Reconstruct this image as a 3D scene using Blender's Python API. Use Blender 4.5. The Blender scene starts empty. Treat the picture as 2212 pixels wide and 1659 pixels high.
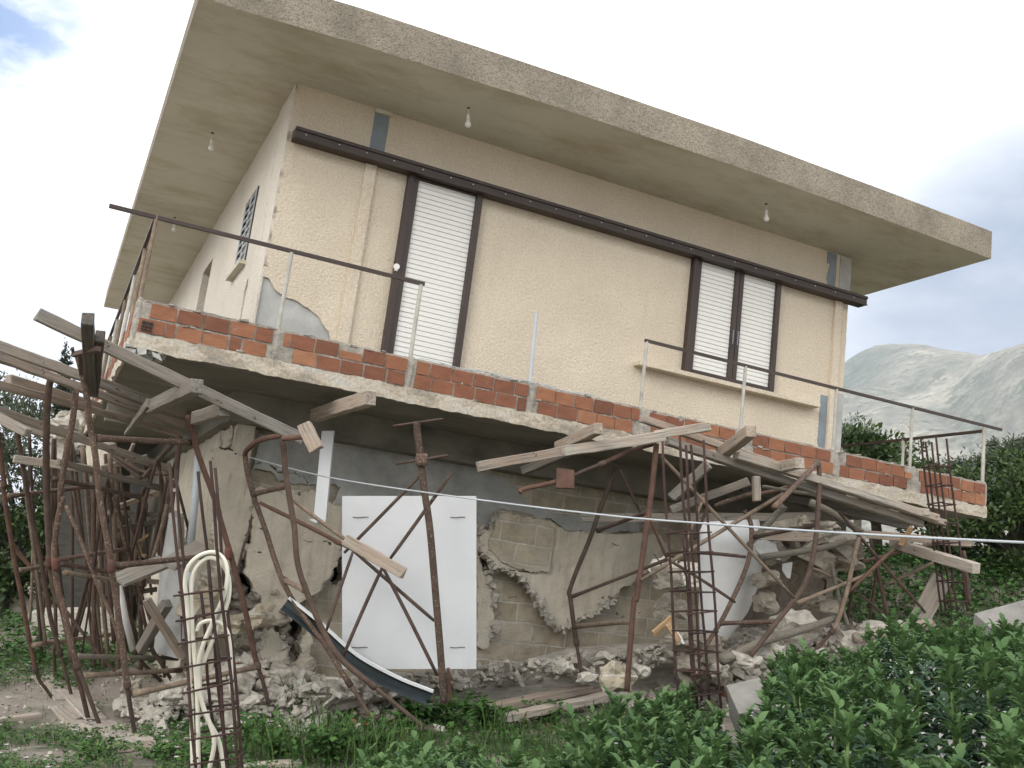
import bpy, bmesh, math, random
from mathutils import Vector, Matrix, noise
random.seed(7)
PI = math.pi
rad = math.radians
col = bpy.context.scene.collection
scene = bpy.context.scene

# ------------------------------------------------------------------ camera
F = 2206.2                       # focal length in pixels of a 2212 px wide picture
PITCH, ROLL = rad(8.5), rad(2.0)
CAM = Vector((0, 0, 1.55))
_f = Vector((0, math.cos(PITCH), math.sin(PITCH)))
_u0 = Vector((0, -math.sin(PITCH), math.cos(PITCH)))
_r0 = Vector((1, 0, 0))
_r = _r0 * math.cos(ROLL) + _u0 * math.sin(ROLL)
_u = _u0 * math.cos(ROLL) - _r0 * math.sin(ROLL)
cam_d = bpy.data.cameras.new('camera')
cam_d.sensor_width = 36.0
cam_d.lens = 36.0 * F / 2212.0
cam_d.clip_end = 30000
cam_d.clip_start = 0.05
cam = bpy.data.objects.new('camera', cam_d)
col.objects.link(cam)
cam.matrix_world = Matrix(((_r.x, _u.x, -_f.x, CAM.x), (_r.y, _u.y, -_f.y, CAM.y), (_r.z, _u.z, -_f.z, CAM.z), (0, 0, 0, 1)))
scene.camera = cam

# ------------------------------------------------------------------ light
SUN_EL, SUN_AZ = rad(30), rad(208)       # azimuth clockwise from +Y
sd = bpy.data.lights.new('sun', 'SUN')
sd.energy = 1.5
sd.angle = rad(28)
sd.color = (1.0, 0.97, 0.90)
sun = bpy.data.objects.new('sun', sd)
col.objects.link(sun)
sdir = Vector((math.sin(SUN_AZ) * math.cos(SUN_EL), math.cos(SUN_AZ) * math.cos(SUN_EL), math.sin(SUN_EL)))
sun.rotation_euler = (-sdir).to_track_quat('-Z', 'Y').to_euler()
sun.location = (-10, -10, 30)

w = bpy.data.worlds.new('World')
scene.world = w
w.use_nodes = True
nt = w.node_tree
nt.nodes.clear()
def N(nt, t, **k):
    n = nt.nodes.new(t)
    for a, b in k.items():
        setattr(n, a, b)
    return n
wo = N(nt, 'ShaderNodeOutputWorld')
bg = N(nt, 'ShaderNodeBackground')
bg.inputs['Strength'].default_value = 0.1
sky = N(nt, 'ShaderNodeTexSky', sky_type='NISHITA')
sky.sun_disc = False
sky.sun_elevation = SUN_EL
sky.sun_rotation = SUN_AZ
sky.air_density = 1.2
sky.dust_density = 1.0
tc = N(nt, 'ShaderNodeTexCoord')
mp = N(nt, 'ShaderNodeMapping')
mp.inputs['Scale'].default_value = (1.0, 1.0, 2.2)
nt.links.new(tc.outputs['Generated'], mp.inputs['Vector'])
ns = N(nt, 'ShaderNodeTexNoise')
ns.inputs['Scale'].default_value = 7.0
ns.inputs['Detail'].default_value = 7
ns.inputs['Roughness'].default_value = 0.55
nt.links.new(mp.outputs['Vector'], ns.inputs['Vector'])
def wdot(d, lo, hi):
    v = N(nt, 'ShaderNodeVectorMath', operation='DOT_PRODUCT')
    nt.links.new(tc.outputs['Generated'], v.inputs[0])
    v.inputs[1].default_value = Vector(d).normalized()
    m = N(nt, 'ShaderNodeMapRange')
    m.interpolation_type = 'SMOOTHSTEP'
    m.inputs['From Min'].default_value = lo
    m.inputs['From Max'].default_value = hi
    nt.links.new(v.outputs['Value'], m.inputs['Value'])
    return m.outputs['Result']
def dirpx(u, v):
    return (_r * ((u - 1106) / F) - _u * ((v - 829.5) / F) + _f).normalized()
# break in the cloud, upper left
gap = wdot(dirpx(-60, 60), 0.990, 1.0006)
ms = N(nt, 'ShaderNodeMath', operation='MULTIPLY_ADD')
nt.links.new(ns.outputs['Fac'], ms.inputs[0]); ms.inputs[1].default_value = 5.0; ms.inputs[2].default_value = -2.55
mg = N(nt, 'ShaderNodeMath', operation='ADD', use_clamp=True)
nt.links.new(ms.outputs[0], mg.inputs[0]); nt.links.new(gap, mg.inputs[1])
mg2 = N(nt, 'ShaderNodeMath', operation='MULTIPLY', use_clamp=True)
nt.links.new(mg.outputs[0], mg2.inputs[0]); nt.links.new(gap, mg2.inputs[1])
mg3 = N(nt, 'ShaderNodeMath', operation='MULTIPLY', use_clamp=True)
nt.links.new(mg2.outputs[0], mg3.inputs[0]); mg3.inputs[1].default_value = 1.0
# cloud brightness: bright overhead, grey-blue bank low in the right and left
cr = N(nt, 'ShaderNodeMixRGB')
cr.inputs['Color1'].default_value = (15.5, 15.5, 15.6, 1)
cr.inputs['Color2'].default_value = (2.6, 3.5, 5.0, 1)
low = wdot(dirpx(2330, 800), 0.958, 0.992)
lown = N(nt, 'ShaderNodeMath', operation='MULTIPLY_ADD', use_clamp=True)
nt.links.new(ns.outputs['Fac'], lown.inputs[0]); lown.inputs[1].default_value = 0.9; lown.inputs[2].default_value = 0.5
lowm = N(nt, 'ShaderNodeMath', operation='MULTIPLY', use_clamp=True)
nt.links.new(low, lowm.inputs[0]); nt.links.new(lown.outputs[0], lowm.inputs[1])
low2 = wdot(dirpx(-150, 850), 0.955, 1.0)
low2m = N(nt, 'ShaderNodeMath', operation='MULTIPLY', use_clamp=True)
nt.links.new(low2, low2m.inputs[0]); low2m.inputs[1].default_value = 0.40
low2n = N(nt, 'ShaderNodeMath', operation='MULTIPLY', use_clamp=True)
nt.links.new(low2m.outputs[0], low2n.inputs[0]); nt.links.new(lown.outputs[0], low2n.inputs[1])
la = N(nt, 'ShaderNodeMath', operation='ADD', use_clamp=True)
nt.links.new(lowm.outputs[0], la.inputs[0]); nt.links.new(low2n.outputs[0], la.inputs[1])
nt.links.new(la.outputs[0], cr.inputs['Fac'])
skm = N(nt, 'ShaderNodeMixRGB', blend_type='MULTIPLY')
skm.inputs['Fac'].default_value = 1
skm.inputs['Color2'].default_value = (1.3, 1.55, 1.95, 1)
nt.links.new(sky.outputs[0], skm.inputs['Color1'])
mx = N(nt, 'ShaderNodeMixRGB')
nt.links.new(mg3.outputs[0], mx.inputs['Fac'])
nt.links.new(cr.outputs[0], mx.inputs['Color1'])
nt.links.new(skm.outputs[0], mx.inputs['Color2'])
nt.links.new(mx.outputs[0], bg.inputs['Color'])
nt.links.new(bg.outputs[0], wo.inputs['Surface'])

scene.view_settings.view_transform = 'Standard'
scene.view_settings.look = 'None'
scene.view_settings.exposure = 0.42
scene.view_settings.gamma = 1.0
scene.view_settings.use_curve_mapping = False
scene.render.engine = 'CYCLES'
scene.cycles.max_bounces = 6
scene.cycles.diffuse_bounces = 4
scene.cycles.transparent_max_bounces = 6

# ------------------------------------------------------------------ survey helpers
# zoomed crops of the photograph: key -> (u0, v0, scale) in a 2212 px wide picture
ZK = {'U': (0, 0, 1), 'R1': (0, 0, .3335), 'R2': (540, 108, .3335), 'R3': (1242, 324, .3335), 'R4': (0, 553, .3335),
      'R5': (0, 1106, .3335), 'S1': (432, 702, .2686), 'S2': (486, 1106, .3335), 'S3': (972, 864, .2686),
      'S4': (1458, 864, .3408), 'S5': (1188, 1215, .2676), 'S6': (1620, 1215, .2676), 'K1': (0, 756, .1953),
      'K2': (0, 1026, .1953), 'K3': (0, 1296, .1953), 'K4': (324, 1026, .1953), 'K5': (1566, 1026, .1953), 'K6': (1782, 648, .1943)}
def zz(k, x, y):
    a = ZK[k]
    return a[0] + x * a[2], a[1] + y * a[2]
def at(u, v, d):
    """world point seen in direction (u, v), d metres in front of the camera"""
    return CAM + (_r * ((u - 1106) / F) - _u * ((v - 829.5) / F) + _f) * d
# house frame (found by surveying its edges): x along the front, y into the house, z up its walls
HR = [[0.8990636, -0.4201759, 0.1230318], [0.1947729, 0.1321791, -0.9719013], [0.3921073, 0.8977644, 0.2006763]]
HT = [-2.3802201, -0.0818086, 9.1192496]
def c2w(v):
    return _r * v[0] - _u * v[1] + _f * v[2]
HX, HY, HZ = [c2w([HR[i][j] for i in range(3)]) for j in range(3)]
HO = CAM + c2w(HT)
HM = Matrix(((HX.x, HY.x, HZ.x, HO.x), (HX.y, HY.y, HZ.y, HO.y), (HX.z, HY.z, HZ.z, HO.z), (0, 0, 0, 1)))
HI = HM.inverted()
def hw(x, y, z):
    return HM @ Vector((x, y, z))
def onh(u, v, axis, val):
    """point on the house plane axis=val, in house coordinates"""
    o = HI @ CAM
    d = HI.to_3x3() @ (_r * ((u - 1106) / F) - _u * ((v - 829.5) / F) + _f)
    s = (val - o[axis]) / d[axis]
    return o + d * s
def ss(t):
    t = max(0.0, min(1.0, t))
    return t * t * (3 - 2 * t)
def terrain(x, y):
    n = noise.noise(Vector((x * .7, y * .7, 0))) * .05 + noise.noise(Vector((x * 2.3, y * 2.3, 3))) * .02
    n *= 1 if y < 60 else 0
    bed = (.46 + .12 * ss((x - 1.6) / 1.2)) * ss((x - .3) / 1.9) * (1 - ss((y - 5.6) / 2.4)) * ss((y + 4) / 4)
    bank = 1.35 * ss((y - 12.0) / 5) * ss((x - 3.2 - (y - 12) * .12) / 2.6)
    left = .12 * ss((-x - 2) / 3) * ss((y - 9) / 3)
    return n + bed + bank + left
def ground(u, v):
    """where the sight line meets the terrain"""
    d = 1.5
    while d < 80:
        p = at(u, v, d)
        if p.z < terrain(p.x, p.y):
            return p, d
        d += .04
    return at(u, v, 12), 12

# ------------------------------------------------------------------ object helpers
def tag(o, label=None, cat=None, group=None, kind=None):
    if label: o['label'] = label
    if cat: o['category'] = cat
    if group: o['group'] = group
    if kind: o['kind'] = kind
    return o
def empty(name, loc=(0, 0, 0), label=None, cat=None, group=None):
    o = bpy.data.objects.new(name, None)
    o.empty_display_size = .1
    col.objects.link(o)
    o.location = loc
    return tag(o, label, cat, group)
def mesh(name, vs, fs, m, parent=None, smooth=False, origin=None, mats=None, idx=None):
    """vs in world space unless there is no origin and the parent frame is meant"""
    me = bpy.data.meshes.new(name)
    if origin is not None:
        o0 = Vector(origin)
        vs = [Vector(v) - o0 for v in vs]
    me.from_pydata([tuple(v) for v in vs], [], fs)
    if mats:
        for q in mats: me.materials.append(q)
        for p, i in zip(me.polygons, idx): p.material_index = i
    else:
        me.materials.append(m)
    if smooth:
        me.polygons.foreach_set('use_smooth', [True] * len(me.polygons))
    me.update()
    o = bpy.data.objects.new(name, me)
    col.objects.link(o)
    if origin is not None: o.location = origin
    if parent: 
        o.parent = parent
        if origin is not None: o.location = Vector(origin) - parent.location
    return o
class MB:
    def __init__(s): s.v = []; s.f = []
    def add(s, vs, fs):
        b = len(s.v)
        s.v += [Vector(q) for q in vs]
        s.f += [tuple(i + b for i in f) for f in fs]
    def box(s, a, b, j=0):
        x0, y0, z0 = a; x1, y1, z1 = b
        vs = [Vector(q) for q in ((x0,y0,z0),(x1,y0,z0),(x1,y1,z0),(x0,y1,z0),(x0,y0,z1),(x1,y0,z1),(x1,y1,z1),(x0,y1,z1))]
        if j: vs = [q + Vector((random.uniform(-j,j), random.uniform(-j,j), random.uniform(-j,j))) for q in vs]
        s.add(vs, [(0,3,2,1),(4,5,6,7),(0,1,5,4),(1,2,6,5),(2,3,7,6),(3,0,4,7)])
    def tube(s, pts, r, n=10, cap=True, hollow=False):
        pts = [Vector(p) for p in pts]
        rr = r if isinstance(r, (list, tuple)) else [r] * len(pts)
        t0 = (pts[1] - pts[0]).normalized()
        a = t0.orthogonal().normalized()
        rings = []
        for i, p in enumerate(pts):
            t = (pts[min(i + 1, len(pts) - 1)] - pts[max(i - 1, 0)])
            if t.length < 1e-9: t = t0
            t.normalize()
            a = (a - t * a.dot(t)); a.normalize()
            b = t.cross(a)
            rings.append([p + (a * math.cos(2*PI*k/n) + b * math.sin(2*PI*k/n)) * rr[i] for k in range(n)])
        vs = [q for R_ in rings for q in R_]
        fs = []
        for i in range(len(pts) - 1):
            for k in range(n):
                fs.append((i*n+k, i*n+(k+1) % n, (i+1)*n+(k+1) % n, (i+1)*n+k))
        if cap:
            fs.append(tuple(reversed(range(n))))
            fs.append(tuple(range((len(pts)-1)*n, len(pts)*n)))
        s.add(vs, fs)
    def build(s, name, m, parent=None, smooth=False, origin=None):
        return mesh(name, s.v, s.f, m, parent, smooth, origin)
def spline(pts, k=6):
    """Catmull-Rom through the points"""
    P = [Vector(p) for p in pts]
    if len(P) < 3: return P
    P = [P[0] * 2 - P[1]] + P + [P[-1] * 2 - P[-2]]
    out = []
    for i in range(1, len(P) - 2):
        for j in range(k):
            t = j / k
            out.append(.5 * ((2*P[i]) + (-P[i-1]+P[i+1])*t + (2*P[i-1]-5*P[i]+4*P[i+1]-P[i+2])*t*t + (-P[i-1]+3*P[i]-3*P[i+1]+P[i+2])*t**3))
    out.append(P[-2])
    return out
def path(key, pts, d0, d1, curve=True):
    """trace: picture points with the distance running from d0 to d1"""
    q = [zz(key, *p) if len(p) == 2 else zz(p[0], p[1], p[2]) for p in pts]
    L = [0]
    for a, b in zip(q, q[1:]): L.append(L[-1] + math.hypot(a[0]-b[0], a[1]-b[1]))
    P = [at(a[0], a[1], d0 + (d1 - d0) * l / L[-1]) for a, l in zip(q, L)]
    return spline(P) if curve and len(P) > 2 else P

# ------------------------------------------------------------------ materials
def newmat(name):
    m = bpy.data.materials.new(name)
    m.use_nodes = True
    nt = m.node_tree
    b = nt.nodes['Principled BSDF']
    return m, nt, b
def ramp(nt, src, stops, interp='LINEAR'):
    r = N(nt, 'ShaderNodeValToRGB')
    r.color_ramp.interpolation = interp
    e = r.color_ramp.elements
    while len(e) < len(stops): e.new(.5)
    for q, (p, c) in zip(e, stops):
        q.position = p
        q.color = (c[0], c[1], c[2], 1) if isinstance(c, (tuple, list)) else (c, c, c, 1)
    nt.links.new(src, r.inputs[0])
    return r.outputs[0]
def nz(nt, scale, detail=5, rough=.6, coord='Object', stretch=None, dist=0.0, w=None):
    tc = N(nt, 'ShaderNodeTexCoord')
    n = N(nt, 'ShaderNodeTexNoise')
    n.inputs['Scale'].default_value = scale
    n.inputs['Detail'].default_value = detail
    n.inputs['Roughness'].default_value = rough
    n.inputs['Distortion'].default_value = dist
    src = tc.outputs[coord]
    if stretch or w is not None:
        mp = N(nt, 'ShaderNodeMapping')
        if stretch: mp.inputs['Scale'].default_value = stretch
        if w is not None: mp.inputs['Location'].default_value = (w, w * 1.7, w * .3)
        nt.links.new(src, mp.inputs['Vector'])
        src = mp.outputs[0]
    nt.links.new(src, n.inputs['Vector'])
    return n.outputs['Fac']
def mixc(nt, fac, a, b, mode='MIX'):
    m = N(nt, 'ShaderNodeMixRGB', blend_type=mode)
    for i, q in ((0, fac), (1, a), (2, b)):
        if isinstance(q, (int, float)): m.inputs[i].default_value = q
        elif isinstance(q, (tuple, list)): m.inputs[i].default_value = (q[0], q[1], q[2], 1)
        else: nt.links.new(q, m.inputs[i])
    return m.outputs[0]
def bump(nt, b, h, strength=.5, dist=.01, prev=None):
    n = N(nt, 'ShaderNodeBump')
    n.inputs['Strength'].default_value = strength
    n.inputs['Distance'].default_value = dist
    nt.links.new(h, n.inputs['Height'])
    if prev is not None: nt.links.new(prev, n.inputs['Normal'])
    nt.links.new(n.outputs[0], b.inputs['Normal'])
    return n.outputs[0]
def simple(name, c, rough=.8, var=.25, scale=6, bs=0, bscale=60, bd=.004, stain=None, metal=0):
    m, nt, b = newmat(name)
    f = nz(nt, scale, 6, .65)
    c0 = tuple(q * (1 - var) for q in c); c1 = tuple(min(1, q * (1 + var)) for q in c)
    out = ramp(nt, f, [(.3, c0), (.7, c1)])
    if stain:
        g = ramp(nt, nz(nt, stain[1], 7, .7, w=5), [(stain[2], 0), (stain[2] + .1, 1)])
        out = mixc(nt, g, out, stain[0])
    nt.links.new(out, b.inputs['Base Color'])
    b.inputs['Roughness'].default_value = rough
    b.inputs['Metallic'].default_value = metal
    if bs: bump(nt, b, nz(nt, bscale, 5, .7), bs, bd)
    return m

def m_stucco(name, base, warm):
    m, nt, b = newmat(name)
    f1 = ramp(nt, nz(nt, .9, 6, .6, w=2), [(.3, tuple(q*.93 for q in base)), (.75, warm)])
    # fine spray-render grain in colour
    g = ramp(nt, nz(nt, 50, 4, .7), [(.34, .80), (.52, 1.0), (.68, 1.05)])
    out = mixc(nt, 1.0, f1, g, 'MULTIPLY')
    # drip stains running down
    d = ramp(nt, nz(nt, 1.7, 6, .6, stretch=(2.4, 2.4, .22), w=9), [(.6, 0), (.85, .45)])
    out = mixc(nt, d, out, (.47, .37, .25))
    nt.links.new(out, b.inputs['Base Color'])
    b.inputs['Roughness'].default_value = .93
    h = mixc(nt, .5, nz(nt, 38, 4, .6), nz(nt, 95, 2, .6), 'ADD')
    bump(nt, b, h, .9, .02)
    return m
M = {}
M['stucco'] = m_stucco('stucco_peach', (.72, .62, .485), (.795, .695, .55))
M['stucco_pale'] = m_stucco('stucco_pale', (.70, .64, .55), (.76, .695, .60))
def m_fascia():
    m, nt, b = newmat('roof_edge_render')
    f = ramp(nt, nz(nt, 2.0, 6, .65), [(.3, (.28, .245, .19)), (.55, (.38, .33, .26)), (.75, (.48, .42, .33))])
    g = ramp(nt, nz(nt, 75, 4, .75, w=3), [(.36, .45), (.5, 1), (.68, 1.2)])
    out = mixc(nt, 1, f, g, 'MULTIPLY')
    s = ramp(nt, nz(nt, 1.3, 7, .7, stretch=(1.4, 1, .8), w=7), [(.52, 0), (.7, .6)])
    out = mixc(nt, s, out, (.19, .17, .13))
    nt.links.new(out, b.inputs['Base Color'])
    b.inputs['Roughness'].default_value = .95
    bump(nt, b, mixc(nt, .5, nz(nt, 30, 5, .7), nz(nt, 70, 3, .7), 'ADD'), 1.0, .03)
    return m
M['fascia'] = m_fascia()
def m_soffit():
    m, nt, b = newmat('soffit_plaster')
    f = ramp(nt, nz(nt, .8, 7, .6), [(.3, (.53, .50, .41)), (.7, (.62, .59, .49))])
    s = ramp(nt, nz(nt, 1.6, 7, .72, stretch=(.6, 1.3, 1), w=4), [(.47, 0), (.66, .8)])
    out = mixc(nt, s, f, (.40, .345, .235))
    nt.links.new(out, b.inputs['Base Color'])
    b.inputs['Roughness'].default_value = .85
    bump(nt, b, nz(nt, 4, 4, .6), .25, .02)
    return m
M['soffit'] = m_soffit()
def m_board(name, c, streak=(.35, 16, 1), scale=3):
    m, nt, b = newmat(name)
    f = ramp(nt, nz(nt, scale, 5, .6, stretch=streak), [(.3, tuple(q*.55 for q in c)), (.7, tuple(q*1.3 for q in c))])
    s = ramp(nt, nz(nt, 2.2, 6, .65, w=4), [(.45, 0), (.7, .6)])
    out = mixc(nt, s, f, tuple(q*1.5 for q in c))
    nt.links.new(out, b.inputs['Base Color'])
    b.inputs['Roughness'].default_value = .9
    bump(nt, b, nz(nt, scale, 5, .6, stretch=streak), .6, .02)
    return m
M['board'] = m_board('shuttered_concrete', (.20, .185, .15))
M['board_dark'] = m_board('shaded_shuttered_concrete', (.045, .042, .034), (1, 1, 9))  # shade on these walls is put into the dark colour
def m_edge():
    m, nt, b = newmat('patched_concrete_edge')
    f = ramp(nt, nz(nt, 3.5, 8, .72, stretch=(.7, 1, 1.6)), [(.36, (.30, .27, .23)), (.46, (.42, .36, .28)), (.5, (.54, .47, .37)), (.62, (.54, .51, .45)), (.74, (.56, .56, .54))])
    g = ramp(nt, nz(nt, 40, 4, .7), [(.35, .7), (.6, 1.05)])
    nt.links.new(mixc(nt, 1, f, g, 'MULTIPLY'), b.inputs['Base Color'])
    b.inputs['Roughness'].default_value = .92
    bump(nt, b, mixc(nt, .4, nz(nt, 9, 6, .75), nz(nt, 40, 4, .7), 'ADD'), .8, .014)
    return m
M['edge'] = m_edge()
M['mortar'] = simple('grey_mortar', (.40, .365, .315), .95, .35, 14, .9, 40, .03)
M['patch'] = simple('cement_patch', (.42, .42, .40), .9, .22, 4, .5, 30, .01)
def m_brick():
    m, nt, b = newmat('terracotta_brick')
    g = N(nt, 'ShaderNodeNewGeometry')
    r = ramp(nt, g.outputs['Random Per Island'], [(0, (.17, .068, .038)), (.35, (.235, .092, .050)), (.7, (.275, .112, .058)), (.93, (.32, .14, .072)), (1, (.37, .18, .095))])
    n = ramp(nt, nz(nt, 9, 7, .7, stretch=(1, 1, 2.5)), [(.3, .72), (.7, 1.16)])
    out = mixc(nt, 1, r, n, 'MULTIPLY')
    s = ramp(nt, nz(nt, 11, 7, .75, w=8), [(.60, 0), (.72, .5)])
    out = mixc(nt, s, out, (.34, .26, .21))
    nt.links.new(out, b.inputs['Base Color'])
    b.inputs['Roughness'].default_value = .85
    bump(nt, b, nz(nt, 22, 5, .65), .4, .008)
    return m
M['brick'] = m_brick()
def m_block():
    m, nt, b = newmat('stone_block_masonry')
    tc = N(nt, 'ShaderNodeTexCoord')
    mp = N(nt, 'ShaderNodeMapping'); mp.inputs['Rotation'].default_value = (rad(90), 0, rad(0))
    nt.links.new(tc.outputs['Object'], mp.inputs['Vector'])
    dn = N(nt, 'ShaderNodeTexNoise'); dn.inputs['Scale'].default_value = 3; 
    nt.links.new(tc.outputs['Object'], dn.inputs['Vector'])
    va = N(nt, 'ShaderNodeMixRGB', blend_type='ADD'); va.inputs[0].default_value = .05
    nt.links.new(mp.outputs[0], va.inputs[1]); nt.links.new(dn.outputs['Color'], va.inputs[2])
    br = N(nt, 'ShaderNodeTexBrick')
    br.inputs['Scale'].default_value = 1
    br.inputs['Brick Width'].default_value = .38
    br.inputs['Row Height'].default_value = .19
    br.inputs['Mortar Size'].default_value = .011
    br.inputs['Mortar Smooth'].default_value = .5
    br.inputs['Color1'].default_value = (.38, .32, .225, 1)
    br.inputs['Color2'].default_value = (.53, .465, .36, 1)
    br.inputs['Mortar'].default_value = (.56, .53, .46, 1)
    nt.links.new(va.outputs[0], br.inputs['Vector'])
    n = ramp(nt, nz(nt, 7, 7, .7), [(.3, .70), (.7, 1.2)])
    out = mixc(nt, 1, br.outputs['Color'], n, 'MULTIPLY')
    s = ramp(nt, nz(nt, 1.6, 6, .7, w=3), [(.48, 0), (.62, .75)])
    out = mixc(nt, s, out, (.43, .39, .32))
    nt.links.new(out, b.inputs['Base Color'])
    b.inputs['Roughness'].default_value = .95
    h = mixc(nt, .5, br.outputs['Fac'], nz(nt, 25, 6, .7), 'SUBTRACT')
    inv = N(nt, 'ShaderNodeInvert'); nt.links.new(br.outputs['Fac'], inv.inputs[1])
    p = bump(nt, b, inv.outputs[0], .6, .01)
    bump(nt, b, nz(nt, 25, 6, .7), .7, .02, p)
    return m
M['block'] = m_block()
def m_plaster():
    m, nt, b = newmat('old_plaster')
    f = ramp(nt, nz(nt, 2.2, 7, .65), [(.3, (.50, .45, .36)), (.55, (.62, .56, .455)), (.75, (.68, .63, .53))])
    v = ramp(nt, nz(nt, 5, 5, .6, stretch=(3, 3, .3), w=6), [(.5, 0), (.7, .5)])
    out = mixc(nt, v, f, (.34, .28, .20))
    v2 = ramp(nt, nz(nt, 4, 5, .6, stretch=(3, 3, .35), w=16), [(.55, 0), (.72, .5)])
    out = mixc(nt, v2, out, (.60, .57, .51))
    nt.links.new(out, b.inputs['Base Color'])
    b.inputs['Roughness'].default_value = .95
    bump(nt, b, mixc(nt, .5, nz(nt, 50, 4, .7), nz(nt, 6, 5, .6), 'ADD'), .8, .02)
    return m
M['plaster'] = m_plaster()
M['grey'] = simple('grey_cement_render', (.37, .37, .345), .9, .3, 3.5, .5, 22, .012, stain=((.36, .34, .29), 2.6, .6))
M['rubble'] = simple('broken_masonry', (.53, .49, .425), .95, .30, 7, 1.0, 24, .035, stain=((.36, .30, .23), 3.1, .58))
M['brown'] = simple('dark_brown_metal', (.042, .026, .019), .45, .25, 3)
def m_slat():
    m, nt, b = newmat('white_shutter')
    b.inputs['Base Color'].default_value = (.80, .79, .75, 1)
    b.inputs['Roughness'].default_value = .5
    return m
M['slat'] = m_slat()
M['white'] = simple('white_board', (.74, .75, .76), .6, .05, 2, stain=((.62, .61, .58), 1.4, .60))
M['whiteold'] = simple('white_plastic', (.74, .74, .73), .45, .1, 3)
M['greypipe'] = simple('grey_plastic', (.45, .48, .50), .5, .1, 3)
M['cream'] = simple('cream_conduit', (.72, .69, .58), .5, .08, 8)
M['greypost'] = simple('galvanised_post', (.42, .40, .35), .6, .25, 9, stain=((.36, .17, .08), 6, .6))
M['dark'] = simple('black_fill', (.02, .02, .02), .6)  # near black: painted shade of holes, and the dark window pane
M['gutter'] = simple('dark_gutter', (.035, .045, .05), .45, .3, 8)
M['bluegrey'] = simple('blue_grey_paint', (.22, .26, .29), .8, .15, 4)
M['glass'] = None
def m_rust(name, c, spots, amt, sc=38):
    m, nt, b = newmat(name)
    oi = N(nt, 'ShaderNodeObjectInfo')
    f = ramp(nt, nz(nt, 9, 6, .7), [(.3, tuple(q*.55 for q in c)), (.55, c), (.75, tuple(q*1.5 for q in c))])
    s = ramp(nt, nz(nt, sc, 5, .75, w=3), [(amt, 0), (amt + .06, 1)])
    out = mixc(nt, s, f, spots)
    r = ramp(nt, oi.outputs['Random'], [(0, .7), (1, 1.25)])
    out = mixc(nt, 1, out, r, 'MULTIPLY')
    nt.links.new(out, b.inputs['Base Color'])
    b.inputs['Roughness'].default_value = .85
    bump(nt, b, nz(nt, 60, 4, .7), .5, .004)
    return m
M['rust'] = m_rust('rusty_steel', (.090, .058, .043), (.30, .25, .20), .66, 70)
M['rust_red'] = m_rust('red_rust_steel', (.125, .066, .046), (.30, .22, .17), .68, 70)
M['rust_spot'] = m_rust('cement_splashed_steel', (.11, .068, .048), (.34, .29, .235), .57, 65)
M['rust_dry'] = m_rust('pale_weathered_steel', (.20, .148, .105), (.34, .28, .22), .57, 60)
M['rebar'] = m_rust('rebar_steel', (.045, .022, .017), (.10, .05, .035), .6)
M['redpaint'] = m_rust('red_painted_steel', (.15, .034, .026), (.10, .055, .04), .44, 60)
def m_wood(name, c):
    m, nt, b = newmat(name)
    oi = N(nt, 'ShaderNodeObjectInfo')
    tc = N(nt, 'ShaderNodeTexCoord')
    ad = N(nt, 'ShaderNodeVectorMath', operation='ADD')
    nt.links.new(tc.outputs['Object'], ad.inputs[0]); nt.links.new(oi.outputs['Random'], ad.inputs[1])
    mp = N(nt, 'ShaderNodeMapping'); mp.inputs['Scale'].default_value = (1.2, 26, 26)
    nt.links.new(ad.outputs[0], mp.inputs['Vector'])
    n = N(nt, 'ShaderNodeTexNoise'); n.inputs['Scale'].default_value = 2.2; n.inputs['Detail'].default_value = 7; n.inputs['Roughness'].default_value = .65
    nt.links.new(mp.outputs[0], n.inputs['Vector'])
    f = ramp(nt, n.outputs['Fac'], [(.3, tuple(q*.42 for q in c)), (.5, c), (.72, tuple(q*1.35 for q in c))])
    g = ramp(nt, nz(nt, 3.5, 6, .6, w=4), [(.42, 0), (.65, .7)])
    out = mixc(nt, g, f, (c[0]*1.05, c[1]*.93, c[2]*.84))
    k = ramp(nt, nz(nt, 16, 3, .6, stretch=(.5, 1, 1), w=2), [(.66, 0), (.7, .85)])
    out = mixc(nt, k, out, (.07, .05, .035))
    r = ramp(nt, oi.outputs['Random'], [(0, .82), (1, 1.15)])
    out = mixc(nt, 1, out, r, 'MULTIPLY')
    nt.links.new(out, b.inputs['Base Color'])
    b.inputs['Roughness'].default_value = .9
    bump(nt, b, n.outputs['Fac'], .7, .012)
    return m
M['wood'] = m_wood('weathered_timber', (.34, .285, .235))
M['wood_grey'] = m_wood('grey_timber', (.245, .225, .195))
M['wood_dark'] = m_wood('dark_timber', (.10, .090, .076))  # same grain in a darker tone
M['wood_pale'] = m_wood('pale_bleached_timber', (.40, .36, .31))
M['wood_log'] = m_wood('round_branch_bark', (.17, .155, .125))
M['wood_new'] = m_wood('split_fresh_wood', (.33, .22, .12))

# ------------------------------------------------------------------ terrain
def m_ground():
    m, nt, b = newmat('dry_soil_and_moss')
    f = ramp(nt, nz(nt, 2.5, 8, .7), [(.3, (.23, .19, .15)), (.55, (.36, .31, .26)), (.75, (.45, .405, .35))])
    p = ramp(nt, nz(nt, 26, 5, .75, w=4), [(.56, 0), (.66, 1)])
    out = mixc(nt, p, f, (.46, .43, .39))
    g = ramp(nt, nz(nt, .55, 6, .65, w=12), [(.50, 0), (.60, 1)])
    gg = ramp(nt, nz(nt, 9, 6, .7, w=2), [(.3, (.03, .05, .012)), (.7, (.075, .11, .03))])
    out = mixc(nt, g, out, gg)
    nt.links.new(out, b.inputs['Base Color'])
    b.inputs['Roughness'].default_value = 1
    bump(nt, b, mixc(nt, .5, nz(nt, 14, 6, .7), nz(nt, 55, 4, .7), 'ADD'), 1, .04)
    return m
M['ground'] = m_ground()
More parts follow.
